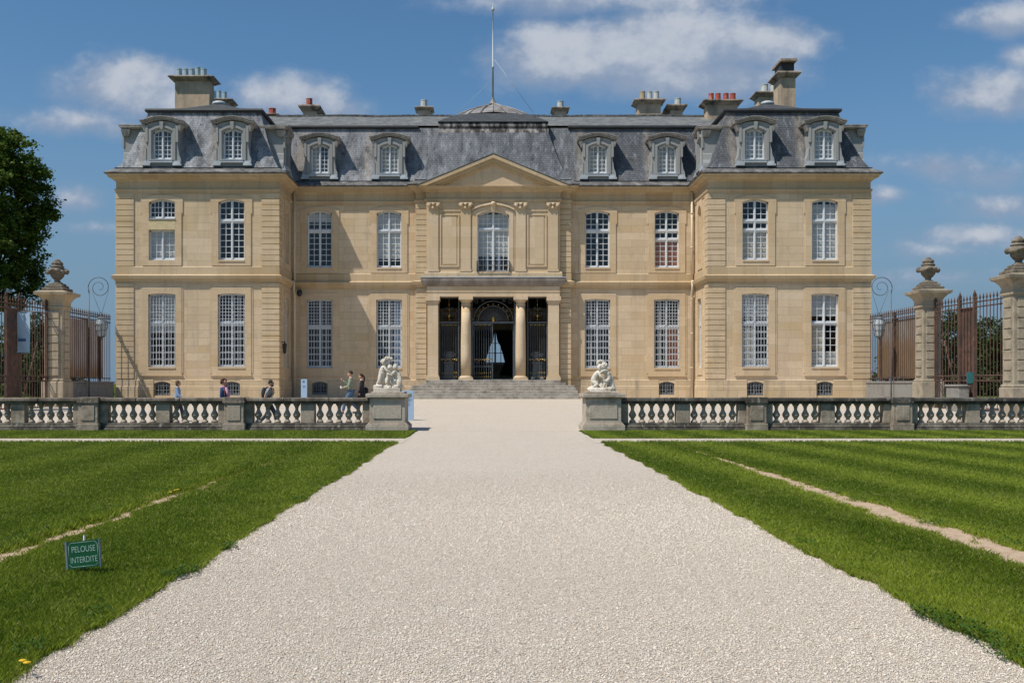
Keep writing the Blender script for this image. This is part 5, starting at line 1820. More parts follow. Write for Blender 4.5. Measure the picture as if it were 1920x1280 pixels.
def person(label, x, y, rz, H, pose, shirt, legs, hair_col, sleeves='long', hair='short', skirt=False, extras=None, shoes=(0.05, 0.05, 0.05)):
    root = thing('person', label, 'person', (x, y, gz(y)), 'visitors walking across the forecourt', origin=(0, 0, 0), rz=rz)
    k = H / 1.75
    J = {}
    st = pose.get('stride', 0.25)
    lean = pose.get('lean', 0.0)
    J['pelvis'] = ((0, 0, .95), (.115, .15)); J['waist'] = ((.0 + lean * .3, 0, 1.10), (.105, .135)); J['chest'] = ((.01 + lean * .7, 0, 1.30), (.115, .165))
    J['neck'] = ((.0 + lean, 0, 1.47), .055); J['skull'] = ((.02 + lean * 1.1, 0, 1.57), .06)
    for nm, s, ph in (('l', 1, 1), ('r', -1, -1)):
        J['hip' + nm] = ((0, s * .09, .88), .092)
        if ph > 0:
            J['knee' + nm] = ((st * .75, s * .095, .50), .06); J['ankle' + nm] = ((st * 1.05, s * .095, .09), .04); J['toe' + nm] = ((st * 1.05 + .16, s * .11, .035), .034)
        else:
            J['knee' + nm] = ((st * .05, s * .095, .49), .06); J['ankle' + nm] = ((-st * 1.1, s * .095, .13), .04); J['toe' + nm] = ((-st * 1.1 + .13, s * .11, .04), .034)
        J['sho' + nm] = ((lean * .95, s * .185, 1.41), .056)
        el, wr = pose['arm_' + nm]
        J['elbow' + nm] = ((el[0] + lean * .6, s * el[1], el[2]), .042); J['wrist' + nm] = ((wr[0] + lean * .4, s * wr[1], wr[2]), .029)
    J = {n: (tuple(c * k for c in p), tuple(q * k for q in r) if hasattr(r, '__len__') else r * k) for n, (p, r) in J.items()}
    E = [('pelvis', 'waist'), ('waist', 'chest'), ('chest', 'neck'), ('neck', 'skull')]
    for nm in 'lr':
        E += [('pelvis', 'hip' + nm), ('hip' + nm, 'knee' + nm), ('knee' + nm, 'ankle' + nm), ('ankle' + nm, 'toe' + nm), ('chest', 'sho' + nm), ('sho' + nm, 'elbow' + nm), ('elbow' + nm, 'wrist' + nm)]
    body = MB()
    for v, f in skin_parts([(J, E, 'pelvis')], 1): body.add(v, f, True)
    hx, hy, hz_ = (c for c in Vector(J['skull'][0]) + Vector((.012, 0, .065)) * k)
    body.ball((hx, hy, hz_), (.095 * k, .075 * k, .115 * k), 16, 12)
    body.ball((hx + .035 * k, hy, hz_ - .065 * k), (.058 * k, .05 * k, .05 * k), 12, 8)        # jaw
    body.tube([(hx + .088 * k, hy, hz_ + .015 * k), (hx + .112 * k, hy, hz_ - .022 * k), (hx + .085 * k, hy, hz_ - .03 * k)], [.010 * k, .014 * k, .012 * k], 6)
    for s in (-1, 1): body.ball((hx - .005 * k, hy + s * .076 * k, hz_ - .01 * k), (.022 * k, .012 * k, .032 * k), 8, 6)
    for nm, s in (('l', 1), ('r', -1)):
        e, w = Vector(J['elbow' + nm][0]), Vector(J['wrist' + nm][0])
        d = (w - e).normalized()
        fingers(body, w, d, Vector((0, -s, 0)) if abs(d.y) < .8 else Vector((1, 0, 0)), k, 0.45)
    link('body', fused('body', body, SKIN, 0.009, smooth=2), root)
    fb = MB()
    for s in (-1, 1): fb.ball((hx + .083 * k, hy + s * .032 * k, hz_ + .008 * k), (.012 * k, .013 * k, .010 * k), 8, 6)
    fb.tube([(hx + .088 * k, hy - .022 * k, hz_ - .062 * k), (hx + .095 * k, hy, hz_ - .060 * k), (hx + .088 * k, hy + .022 * k, hz_ - .062 * k)], .006 * k, 5)
    link('face_features', fb.mesh('face_features', cloth('features', (0.10, 0.04, 0.03))), root)
    grow = lambda n, g: (J[n][0], tuple(q + g for q in J[n][1]) if hasattr(J[n][1], '__len__') else J[n][1] + g)
    # top
    T = {n: grow(n, .018) for n in ('pelvis', 'waist', 'chest')}
    T['pelvis'] = (tuple(Vector(T['pelvis'][0]) + Vector((0, 0, -.02))), tuple(q + .01 for q in T['pelvis'][1]))
    T['neck'] = (tuple(Vector(J['neck'][0]) - Vector((0, 0, .035))), .062)
    TE = [('pelvis', 'waist'), ('waist', 'chest'), ('chest', 'neck')]
    for nm in 'lr':
        T['sho' + nm] = grow('sho' + nm, .016)
        TE += [('chest', 'sho' + nm), ('sho' + nm, 'elbow' + nm)]
        if sleeves == 'long':
            T['elbow' + nm] = grow('elbow' + nm, .016)
            T['wrist' + nm] = grow('wrist' + nm, .016)
            TE += [('elbow' + nm, 'wrist' + nm)]
        else:
            a, b_ = Vector(J['sho' + nm][0]), Vector(J['elbow' + nm][0])
            T['elbow' + nm] = (tuple(a + (b_ - a) * .8), .066)
    tb = MB()
    for v, f in skin_parts([(T, TE, 'pelvis')], 2): tb.add(v, f, True)
    link('top', tb.mesh('top', shirt), root)
    # legs
    if skirt:
        sb = MB()
        sb.lathe([(.135 * k, 1.12 * k), (.165 * k, .98 * k), (.19 * k, .80 * k), (.21 * k, .62 * k), (.20 * k, .62 * k)], (0, 0, 0), 20, True, 0.9, 1.0)
        link('skirt', sb.mesh('skirt', legs), root)
    else:
        Lg = {'pelvis': grow('pelvis', .014)}
        LE = []
        for nm in 'lr':
            for q in ('hip', 'knee', 'ankle'): Lg[q + nm] = grow(q + nm, .022)
            LE += [('pelvis', 'hip' + nm), ('hip' + nm, 'knee' + nm), ('knee' + nm, 'ankle' + nm)]
        lb = MB()
        for v, f in skin_parts([(Lg, LE, 'pelvis')], 2): lb.add(v, f, True)
        link('trousers', lb.mesh('trousers', legs), root)
    for nm in 'lr':
        a, tt = Vector(J['ankle' + nm][0]), Vector(J['toe' + nm][0])
        sb = MB(); sb.tube([a + Vector((-.05, 0, -.045)), a + Vector((0, 0, -.04)), tt, tt + Vector((.05, 0, 0))], [.035, .048, .042, .02], 8)
        link('shoe', sb.mesh('shoe', cloth('shoe', shoes)), root)
    hb = MB()
    hm = cloth('hair', hair_col, 0.35)
    if hair == 'short':
        hb.ball((hx - .018 * k, hy, hz_ + .035 * k), (.098 * k, .086 * k, .098 * k), 14, 10, .12, 2)
    elif hair == 'curly':
        for _ in range(46):
            a, e_ = random.uniform(0, 6.28), random.uniform(-.45, 1.4)
            d = Vector((math.cos(a) * math.cos(e_), math.sin(a) * math.cos(e_), math.sin(e_)))
            if d.x > .45 and d.z < .55: continue
            hb.ball((hx - .02 * k + d.x * .098 * k, hy + d.y * .094 * k, hz_ + .015 * k + d.z * .105 * k), .042 * k, 7, 5, .25, a)
    elif hair == 'bob':
        hb.ball((hx - .022 * k, hy, hz_ + .028 * k), (.103 * k, .092 * k, .104 * k), 14, 10, .1, 5)
        hb.ball((hx - .05 * k, hy, hz_ - .045 * k), (.075 * k, .09 * k, .075 * k), 12, 8, .1, 8)
    elif hair == 'pony':
        hb.ball((hx - .02 * k, hy, hz_ + .03 * k), (.10 * k, .086 * k, .10 * k), 14, 10, .06, 1)
        hb.tube([(hx - .10 * k, hy, hz_ + .04 * k), (hx - .15 * k, hy, hz_ - .02 * k), (hx - .155 * k, hy, hz_ - .16 * k), (hx - .13 * k, hy, hz_ - .30 * k)], [.035 * k, .042 * k, .038 * k, .012 * k], 8)
    link('hair', hb.mesh('hair', hm), root)
    if extras: extras(root, J, k, (hx, hy, hz_))
    return root

def ex_scarf(root, J, k, hd):
    mb = MB()
    nx, ny, nz = J['neck'][0]
    mb.tube([(nx + .085 * math.cos(a), ny + .09 * math.sin(a), nz - .01 + .01 * math.sin(3 * a)) for a in [i * .55 for i in range(12)]], .036, 7)
    for s in (-1, 1):
        mb.tube([(nx + .09, s * .05, nz - .03), (nx + .16, s * .075, nz - .2), (nx + .17, s * .085, nz - .48)], [.045, .05, .04], 7)
    link('scarf', mb.mesh('scarf', cloth('scarf_pink', (0.56, 0.28, 0.42))), root)

def ex_backpack(root, J, k, hd):
    mb = MB()
    cx, cy, cz = J['chest'][0]
    mb.ball((cx - .21, 0, cz - .06), (.10, .15, .23), 14, 10)
    o = link('backpack', mb.mesh('backpack', cloth('backpack_black', (0.025, 0.026, 0.03))), root)
    for s in (-1, 1):
        sb = MB()
        sb.tube([(cx - .17, s * .10, cz + .12), (cx - .04, s * .125, cz + .175), (cx + .10, s * .125, cz + .12), (cx + .13, s * .12, cz - .02), (cx + .04, s * .16, cz - .18), (cx - .14, s * .12, cz - .2)], .02, 6)
        link('strap', sb.mesh('strap', cloth('strap_black', (0.025, 0.026, 0.03))), root)
    hx, hy, hz_ = hd
    gb = MB()
    for s in (-1, 1): gb.ball((hx + .092, s * .034, hz_ + .008), (.012, .027, .02), 8, 6)
    gb.tube([(hx - .02, -.08, hz_ + .012), (hx + .085, -.06, hz_ + .014), (hx + .1, 0, hz_ + .015), (hx + .085, .06, hz_ + .014), (hx - .02, .08, hz_ + .012)], .006, 5)
    link('sunglasses', gb.mesh('sunglasses', M['iron']), root)
    bb = MB(); bb.ball((hx + .052, 0, hz_ - .078), (.05, .056, .045), 10, 7, .1, 3)
    link('beard', bb.mesh('beard', cloth('beard_brown', (0.05, 0.03, 0.02))), root)

def ex_paper(root, J, k, hd):
    w = Vector(J['wristl'][0])
    mb = MB()
    mb.tube([w + Vector((.07, -.02, -.04)), w + Vector((.09, -.02, .0)), w + Vector((.10, -.02, .07))], [.03, .035, .03], 8)
    link('paper_cup', mb.mesh('paper_cup', plain('paper', (.7, .7, .68), .8, var=.05)), root)

def ex_bag(root, J, k, hd):
    mb = MB()
    mb.ball((-.16, -.17, 1.0 * k), (.12, .06, .15), 12, 8)
    link('handbag', mb.mesh('handbag', cloth('bag_black', (0.02, 0.02, 0.022))), root)
    sb = MB(); sb.tube([(-.16, -.16, 1.1 * k), (-.08, -.13, 1.35 * k), (.0, -.1, 1.45 * k), (.06, .05, 1.3 * k)], .01, 5)
    link('strap', sb.mesh('strap', cloth('bag_strap', (0.02, 0.02, 0.022))), root)

XW = lambda px_, Y: (px_ - VPX) * Y / F_PX
rest = ((-.03, .22, 1.13), (.05, .21, .90))
swingf, swingb = ((.10, .22, 1.14), (.27, .19, .98)), ((-.15, .22, 1.15), (-.17, .22, .90))
person('woman in a pale blue denim shirt walking near the left pavilion, short brown hair', XW(333, 38), 38, 0, 1.57, {'stride': .2, 'arm_l': swingb, 'arm_r': swingf},
       cloth('denim_pale', (0.22, 0.32, 0.50)), cloth('jeans_dark', (0.035, 0.045, 0.07)), (0.10, 0.045, 0.025), hair='bob')
person('woman in a dark blue jacket with a pink scarf and brown curls', XW(419, 35.3), 35.3, 0, 1.70, {'stride': .16, 'arm_l': rest, 'arm_r': rest},
       cloth('jacket_blue', (0.018, 0.055, 0.14)), cloth('trousers_dark', (0.05, 0.03, 0.045)), (0.085, 0.035, 0.02), hair='curly', extras=ex_scarf)
person('man in a grey shirt with a black backpack and sunglasses, walking right', XW(503, 36), 36, 0, 1.64, {'stride': .3, 'lean': .07, 'arm_l': ((-.05, .22, 1.13), (.13, .20, .93)), 'arm_r': ((-.12, .23, 1.14), (-.08, .22, .90))},
       cloth('shirt_grey', (0.27, 0.28, 0.29)), cloth('jeans_navy', (0.03, 0.04, 0.06)), (0.03, 0.018, 0.013), sleeves='short', extras=ex_backpack)
person('man in a grey green sweater and jeans holding a white cup', XW(658, 42.5), 42.5, R(180), 1.84, {'stride': .3, 'arm_l': ((.06, .23, 1.12), (.30, .14, 1.06)), 'arm_r': ((.14, .22, 1.18), (.36, .16, 1.36))},
       cloth('sweater_green', (0.25, 0.29, 0.21)), cloth('jeans_blue', (0.07, 0.13, 0.22)), (0.035, 0.022, 0.016), extras=ex_paper)
person('woman in a short black dress with a dark ponytail and handbag', XW(678, 43), 43, R(180), 1.70, {'stride': .18, 'arm_l': rest, 'arm_r': rest},
       cloth('dress_black', (0.018, 0.018, 0.024)), cloth('dress_skirt', (0.018, 0.018, 0.024)), (0.04, 0.02, 0.014), hair='pony', skirt=True, extras=ex_bag)

# ------------------------------------------------------------------ statues of children on the end pedestals
M['statue'] = dark_stone('statue_marble', (0.70, 0.645, 0.55), (0.42, 0.375, 0.30), (0.78, 0.74, 0.67), (0.50, 0.66), (0.5, 0.7))
def putto(mb, P, k=1.0, seed=0, face=1):
    """P: joint name -> (x, y, z); plump child proportions"""
    rad = {'pelvis': (.098, .098), 'belly': (.098, .098), 'chest': (.088, .10), 'neck': .045, 'skull': .05, 'hip': .072, 'knee': .054, 'ankle': .036, 'toe': .03, 'sho': .046, 'elbow': .038, 'wrist': .027}
    J = {n: (p, tuple(q * k for q in r) if hasattr(r, '__len__') else r * k) for n, p in P.items() for r in [rad[n.rstrip('12')]]}
    E = [('pelvis', 'belly'), ('belly', 'chest'), ('chest', 'neck'), ('neck', 'skull')]
    for i in '12':
        E += [('pelvis', 'hip' + i), ('hip' + i, 'knee' + i), ('knee' + i, 'ankle' + i), ('ankle' + i, 'toe' + i), ('chest', 'sho' + i), ('sho' + i, 'elbow' + i), ('elbow' + i, 'wrist' + i)]
    def limb(*names):
        pts, rad_ = [], []
        for a_, b2 in zip(names, names[1:]):
            pa, pb = Vector(P[a_]), Vector(P[b2])
            ra, rb = (J[q][1][0] if hasattr(J[q][1], '__len__') else J[q][1] for q in (a_, b2))
            for i in range(4):
                f_ = i / 4
                pts.append(pa.lerp(pb, f_)); rad_.append((ra + (rb - ra) * f_) * (1 + .10 * math.sin(math.pi * f_)))
        pts.append(Vector(P[names[-1]])); rad_.append(rb)
        mb.tube(pts, rad_, 12)
        for q in names:
            rq = J[q][1]
            mb.ball(P[q], rq[0] if hasattr(rq, '__len__') else rq, 10, 8)
    limb('pelvis', 'belly', 'chest', 'neck', 'skull')
    mb.ball(tuple(Vector(P['belly']) + Vector((face * .02, 0, -.01))), .098 * k, 12, 8)
    for i in '12':
        limb('pelvis', 'hip' + i, 'knee' + i, 'ankle' + i, 'toe' + i)
        limb('chest', 'sho' + i, 'elbow' + i, 'wrist' + i)
    c = Vector(P['skull']) + Vector((0, 0, .035 * k))
    mb.ball(tuple(c), (.092 * k, .088 * k, .100 * k), 14, 10)
    mb.ball((c.x + face * .045 * k, c.y, c.z - .045 * k), (.055 * k, .055 * k, .05 * k), 10, 8)
    mb.ball((c.x + face * .10 * k, c.y, c.z - .012 * k), (.02 * k, .016 * k, .022 * k), 6, 5)
    for _ in range(24):                         # curls
        a, e_ = random.uniform(0, 6.28), random.uniform(0.0, 1.5)
        d = Vector((math.cos(a) * math.cos(e_), math.sin(a) * math.cos(e_), math.sin(e_)))
        if d.x * face > .55 and d.z < .6: continue
        q = c + Vector((d.x * .088, d.y * .085, d.z * .095)) * k
        mb.ball(tuple(q), .03 * k, 6, 5)
    for i in '12':
        e, w = Vector(P['elbow' + i]), Vector(P['wrist' + i])
        fingers(mb, w, w - e, Vector((0, -1, 0.2)), 0.62 * k, .5)

def rocks(mb, x0, x1, y0, y1, z0, n, r, seed):
    rr = random.Random(seed)
    for _ in range(n):
        q = r * rr.uniform(.6, 1.3)
        mb.ball((rr.uniform(x0, x1), rr.uniform(y0, y1), z0 + rr.uniform(-.01, .04)), (q * 1.3, q, q * .7), 8, 6, .35, rr.random() * 9)

def drape(mb, pts, r):
    mb.tube(pts, r, 9)
    for i in range(5):                           # folds
        o = Vector((.03 * math.cos(i * 1.3), -.035 + .012 * i, 0))
        mb.tube([Vector(p) + o * 1.4 for p in pts], [q * .45 for q in r], 6)

PTOP = 1.325
YS = YB + 0.5
random.seed(21)
# left group: three children, one reaching up
mb = MB()
mb.box(-.455, .455, -.33, .33, 0.0, .13)
rocks(mb, -.38, .38, -.26, .26, .15, 34, .085, 3)
z = .20
putto(mb, {'pelvis': (-.20, -.06, z + .38), 'belly': (-.19, -.06, z + .47), 'chest': (-.15, -.06, z + .60), 'neck': (-.12, -.06, z + .70), 'skull': (-.13, -.07, z + .765),
           'hip1': (-.24, -.11, z + .33), 'knee1': (-.27, -.15, z + .18), 'ankle1': (-.36, -.12, z + .03), 'toe1': (-.31, -.20, z + .01), 'hip2': (-.16, -.02, z + .33), 'knee2': (-.13, -.04, z + .17), 'ankle2': (-.17, .02, z + .02), 'toe2': (-.11, -.04, z),
           'sho1': (-.10, -.16, z + .64), 'elbow1': (.0, -.20, z + .50), 'wrist1': (.09, -.17, z + .46), 'sho2': (-.08, .03, z + .67), 'elbow2': (-.01, .03, z + .80), 'wrist2': (.03, .0, z + .89)}, 1.06, 1, 1)
for i in range(9):
    mb.ball((.03 + random.uniform(-.09, .10), random.uniform(-.06, .06), z + .93 + random.uniform(-.05, .05)), .055, 7, 5, .3, i)
putto(mb, {'pelvis': (.02, -.02, z + .27), 'belly': (.03, -.03, z + .34), 'chest': (.05, -.04, z + .44), 'neck': (.07, -.05, z + .52), 'skull': (.075, -.06, z + .575),
           'hip1': (-.02, -.07, z + .23), 'knee1': (-.02, -.13, z + .12), 'ankle1': (.0, -.10, z + .0), 'toe1': (.03, -.17, z - .02), 'hip2': (.06, .02, z + .23), 'knee2': (.13, -.05, z + .14), 'ankle2': (.16, .0, z + .02), 'toe2': (.21, -.05, z),
           'sho1': (.02, -.13, z + .47), 'elbow1': (.02, -.21, z + .40), 'wrist1': (.10, -.22, z + .38), 'sho2': (.12, .03, z + .47), 'elbow2': (.18, .0, z + .39), 'wrist2': (.22, -.07, z + .41)}, .98, 2, 1)
putto(mb, {'pelvis': (.31, .03, z + .26), 'belly': (.30, .02, z + .34), 'chest': (.28, .01, z + .45), 'neck': (.27, .0, z + .54), 'skull': (.265, -.02, z + .60),
           'hip1': (.27, -.03, z + .22), 'knee1': (.24, -.10, z + .13), 'ankle1': (.28, -.08, z + .01), 'toe1': (.24, -.14, z), 'hip2': (.36, .07, z + .22), 'knee2': (.40, .03, z + .12), 'ankle2': (.40, .08, z + .01), 'toe2': (.42, .0, z),
           'sho1': (.23, -.09, z + .48), 'elbow1': (.17, -.14, z + .40), 'wrist1': (.12, -.16, z + .44), 'sho2': (.35, .08, z + .48), 'elbow2': (.41, .06, z + .38), 'wrist2': (.37, -.03, z + .32)}, .98, 3, -1)
drape(mb, [(.36, -.02, z + .46), (.40, .0, z + .30), (.39, -.03, z + .14), (.33, -.05, z - .02)], [.05, .09, .10, .11])
drape(mb, [(.10, .02, z + .30), (.18, .0, z + .15), (.24, -.04, z + .03)], [.05, .08, .09])
me = fused('statue', mb, M['statue'], 0.008, smooth=1)
o = link('statue', me, None, (XW(727, YS) , YS, PTOP))
tag(o, 'white marble group of three children, one reaching up, on the left pedestal', 'statue', 'marble groups on the balustrade ends')
# right group: two children wrestling
mb = MB()
mb.box(-.43, .43, -.32, .32, -.0, .035)
rocks(mb, -.40, .40, -.26, .26, .06, 30, .085, 5)
drape(mb, [(-.38, -.12, .08), (-.15, -.20, .07), (.1, -.2, .06), (.38, -.14, .08)], [.06, .075, .06, .07])
z = .11
putto(mb, {'pelvis': (-.27, -.02, z + .26), 'belly': (-.24, -.03, z + .36), 'chest': (-.16, -.04, z + .50), 'neck': (-.09, -.05, z + .60), 'skull': (-.055, -.06, z + .655),
           'hip1': (-.25, -.09, z + .22), 'knee1': (-.17, -.16, z + .14), 'ankle1': (-.32, -.14, z + .02), 'toe1': (-.37, -.14, z - .02), 'hip2': (-.30, .05, z + .22), 'knee2': (-.27, .04, z + .08), 'ankle2': (-.37, .06, z + .02), 'toe2': (-.40, .08, z - .02),
           'sho1': (-.11, -.14, z + .54), 'elbow1': (-.06, -.21, z + .42), 'wrist1': (.0, -.22, z + .37), 'sho2': (-.10, .05, z + .56), 'elbow2': (.02, .08, z + .54), 'wrist2': (.12, .04, z + .54)}, 1.08, 1, 1)
putto(mb, {'pelvis': (.24, -.02, z + .34), 'belly': (.22, -.02, z + .42), 'chest': (.16, -.02, z + .57), 'neck': (.11, -.03, z + .67), 'skull': (.10, -.04, z + .735),
           'hip1': (.22, -.09, z + .30), 'knee1': (.10, -.15, z + .20), 'ankle1': (.06, -.15, z + .04), 'toe1': (.0, -.20, z + .0), 'hip2': (.27, .05, z + .30), 'knee2': (.22, .04, z + .14), 'ankle2': (.27, .05, z + .01), 'toe2': (.22, -.01, z - .01),
           'sho1': (.11, -.12, z + .60), 'elbow1': (.0, -.20, z + .58), 'wrist1': (-.07, -.17, z + .53), 'sho2': (.17, .08, z + .61), 'elbow2': (.08, .13, z + .66), 'wrist2': (-.02, .08, z + .70)}, 1.08, 2, -1)
for i in range(11):
    a = i * .57
    mb.ball((-.03 + .10 * math.cos(a), .06, z + .87 + .075 * math.sin(a)), .05, 7, 5, .3, i)
mb.tube([(-.05, .05, z + .68), (-.03, .06, z + .84)], .05, 8)
drape(mb, [(.26, .05, z + .50), (.32, .04, z + .34), (.34, .02, z + .16), (.36, -.02, z - .02)], [.05, .08, .10, .12])
drape(mb, [(-.05, .05, z + .34), (-.02, .04, z + .18), (-.04, .0, z + .0)], [.06, .10, .13])
me = fused('statue', mb, M['statue'], 0.008, smooth=1)
o = link('statue', me, None, (XW(1128, YS), YS, PTOP))
tag(o, 'white marble group of two wrestling children on the right pedestal', 'statue', 'marble groups on the balustrade ends')

# ------------------------------------------------------------------ lawn sign
def text_mesh(body, size, mat, name, depth=0.0):
    cu_ = bpy.data.curves.new(name, 'FONT')
    cu_.body = body; cu_.size = size; cu_.align_x = 'CENTER'; cu_.align_y = 'CENTER'; cu_.extrude = depth; cu_.offset = -0.0006
    o = bpy.data.objects.new('tmp', cu_); COL.objects.link(o)
    dg = bpy.context.evaluated_depsgraph_get()
    me = bpy.data.meshes.new_from_object(o.evaluated_get(dg)); me.name = name
    bpy.data.objects.remove(o)
    me.materials.clear(); me.materials.append(mat)
    return me

M['sign_green'] = plain('sign_green', (0.006, 0.066, 0.028), 0.65, var=0.12, scale=5, spec=0.15)
M['sign_line'] = plain('sign_lettering', (0.27, 0.40, 0.36), 0.6, var=0.1)
M['galv'] = plain('galvanised', (0.20, 0.23, 0.27), 0.5, 0.5, var=0.2, scale=8)
sxg, syg = px_ground(157, 1079)
sign = thing('lawn_sign', 'small green keep-off-the-grass plate on a short grey post in the left lawn', 'sign', (sxg, syg, 0))
mb = MB()
mb.tube([(sxg, syg + .02, -.05), (sxg - .004, syg + .02, .335)], .011, 8)
mb.build('post', M['galv'], sign)
PL, PHt = 0.300, 0.225
tilt = Matrix.Rotation(R(-7.5), 4, 'Y') @ Matrix.Rotation(R(-12), 4, 'Z') @ Matrix.Rotation(R(-6), 4, 'X')
def sgn(name, me, parent, dy, off=(0, 0)):
    o = link(name, me, parent)
    o.matrix_local = Matrix.Translation(rel(sign, (sxg - .002, syg, .181))) @ tilt @ Matrix.Translation((off[0], dy, off[1]))
    return o
mb = MB(); mb.box(-PL / 2, PL / 2, -.003, .003, -PHt / 2, PHt / 2)
sgn('plate', mb.mesh('plate', M['sign_green']), sign, 0)
mb = MB()
for s in (-1, 1):
    a, b_ = sorted((s * PL / 2, s * (PL / 2 + (.018 if s < 0 else .007)))); mb.box(a, b_, -.006, .014, -PHt / 2 - .002, PHt / 2 + .002)
sgn('plate_edge', mb.mesh('plate_edge', M['galv']), sign, 0)
for body, oz, sz_ in (('PELOUSE', .042, .068), ('INTERDITE', -.046, .068)):
    me = text_mesh(body, sz_, M['sign_line'], 'lettering')
    o = link('lettering', me, sign)
    o.matrix_local = Matrix.Translation(rel(sign, (sxg - .002, syg, .181))) @ tilt @ Matrix.Translation((0.004, -.0045, oz)) @ Matrix.Rotation(R(90), 4, 'X') @ Matrix.Diagonal((.84 if oz > 0 else .78, 1.05, 1, 1))
mb = MB()
w2, h2, cc = PL / 2 - .014, PHt / 2 - .013, .022
bd = [(-w2 + cc, -h2), (w2 - cc, -h2), (w2 - cc * .55, -h2 + cc * .55), (w2, -h2 + cc), (w2, h2 - cc), (w2 - cc * .55, h2 - cc * .55), (w2 - cc, h2), (-w2 + cc, h2), (-w2 + cc * .55, h2 - cc * .55), (-w2, h2 - cc), (-w2, -h2 + cc), (-w2 + cc * .55, -h2 + cc * .55)]
for (a, b_) in zip(bd, bd[1:] + bd[:1]):
    mb.tube([(a[0], -.0035, a[1]), (b_[0], -.0035, b_[1])], .0017, 4)
for s in (-1, 1): mb.ball((0, -.004, s * (PHt / 2 - .012)), .005, 6, 5)
sgn('border_line', mb.mesh('border_line', M['sign_line']), sign, 0)

# ------------------------------------------------------------------ information panels
M['panel_blue'] = plain('panel_blue', (0.34, 0.47, 0.63), 0.5, var=0.05, scale=2)
M['panel_ink'] = plain('panel_print', (0.06, 0.13, 0.24), 0.6, var=0.1)
def totem(pxc, Y, w, h, label, zlines):
    x = XW(pxc, Y)
    o = thing('information_panel', label, 'information panel', (x, Y, gz(Y)))
    mb = MB(); mb.bbox(x - w / 2, x + w / 2, Y, Y + .06, gz(Y), gz(Y) + h, .006)
    mb.build('panel', M['panel_blue'], o)
    mb = MB()
    for (a, b_, z, th) in zlines:
        mb.box(x - w / 2 + a * w, x - w / 2 + b_ * w, Y - .004, Y - .001, gz(Y) + z * h, gz(Y) + z * h + th)
    mb.build('print', M['panel_ink'], o)
totem(763.5, 38.6, .50, 1.16, 'pale blue printed panel standing behind the left statue pedestal', [(.25, .36, .94, .02)] + [(.25, .9 - .12 * (i % 3), .80 - .035 * i, .016) for i in range(6)] + [(.3, .7, .56 - .03 * i, .01) for i in range(3)])
totem(570, 53.6, .33, 1.14, 'narrow pale blue panel beside the inner corner of the left pavilion', [(.3, .6, .84, .1), (.3, .75, .66, .03), (.3, .7, .6, .03)])

# ------------------------------------------------------------------ gate piers, railings, gates at the sides of the forecourt
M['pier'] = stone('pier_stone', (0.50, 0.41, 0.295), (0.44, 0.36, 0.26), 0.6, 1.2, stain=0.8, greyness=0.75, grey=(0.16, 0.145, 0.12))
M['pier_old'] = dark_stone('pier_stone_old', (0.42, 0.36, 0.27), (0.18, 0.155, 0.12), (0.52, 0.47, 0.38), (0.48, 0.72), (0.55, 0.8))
M['urn'] = dark_stone('urn_stone', (0.30, 0.26, 0.20), (0.105, 0.09, 0.075), (0.40, 0.37, 0.31), (0.36, 0.62), (0.6, 0.78))
def rust_mat(name, top, bottom, split, rusty, amt=0.75):
    m, t, b = new_mat(name)
    co = t.node('ShaderNodeTexCoord').outputs['Object']
    st = t.noise(t.mapping(co, (6, 6, 0.5)), 1.0, 7, 0.7)
    pl = t.noise(t.mapping(co, (1.2, 1.2, 0.1), (2, 5, 0)), 1.0, 3, 0.5)
    z = t.sep(co)[2]
    lvl = t.math('ADD', z, t.math('MULTIPLY', t.math('SUBTRACT', st, 0.5), 2.4))
    c = t.mix(t.remap(lvl, split - 0.3, split + 0.3), bottom, top)
    c = t.mix(t.remap(st, 0.50, 0.68, 0, amt), c, rusty)
    c = t.mix(t.remap(pl, 0.5, 0.6, 0, 0.55), c, bottom)
    t.l.new(c, b.inputs['Base Color']); b.inputs['Roughness'].default_value = 0.85; b.inputs['Metallic'].default_value = 0.0
    b.inputs['Specular IOR Level'].default_value = 0.2
    set_bump(t, b, st, 0.4, 0.02)
    return m
M['rust_l'] = rust_mat('sheet_left', (0.62, 0.57, 0.57), (0.50, 0.32, 0.19), 1.9, (0.32, 0.18, 0.10), 0.35)
M['rust_r'] = rust_mat('sheet_right', (0.30, 0.30, 0.29), (0.24, 0.165, 0.095), 3.2, (0.13, 0.075, 0.04))
M['rust'] = plain('rusty_iron', (0.11, 0.058, 0.040), 0.85, var=0.45, scale=4, dirt=((0.05, 0.035, 0.03), 2.5, 0.45, 0.65))
M['lowwall'] = dark_stone('low_wall_stone', (0.30, 0.29, 0.27), (0.16, 0.15, 0.135), (0.38, 0.36, 0.33), (0.5, 0.75), (0.6, 0.8))

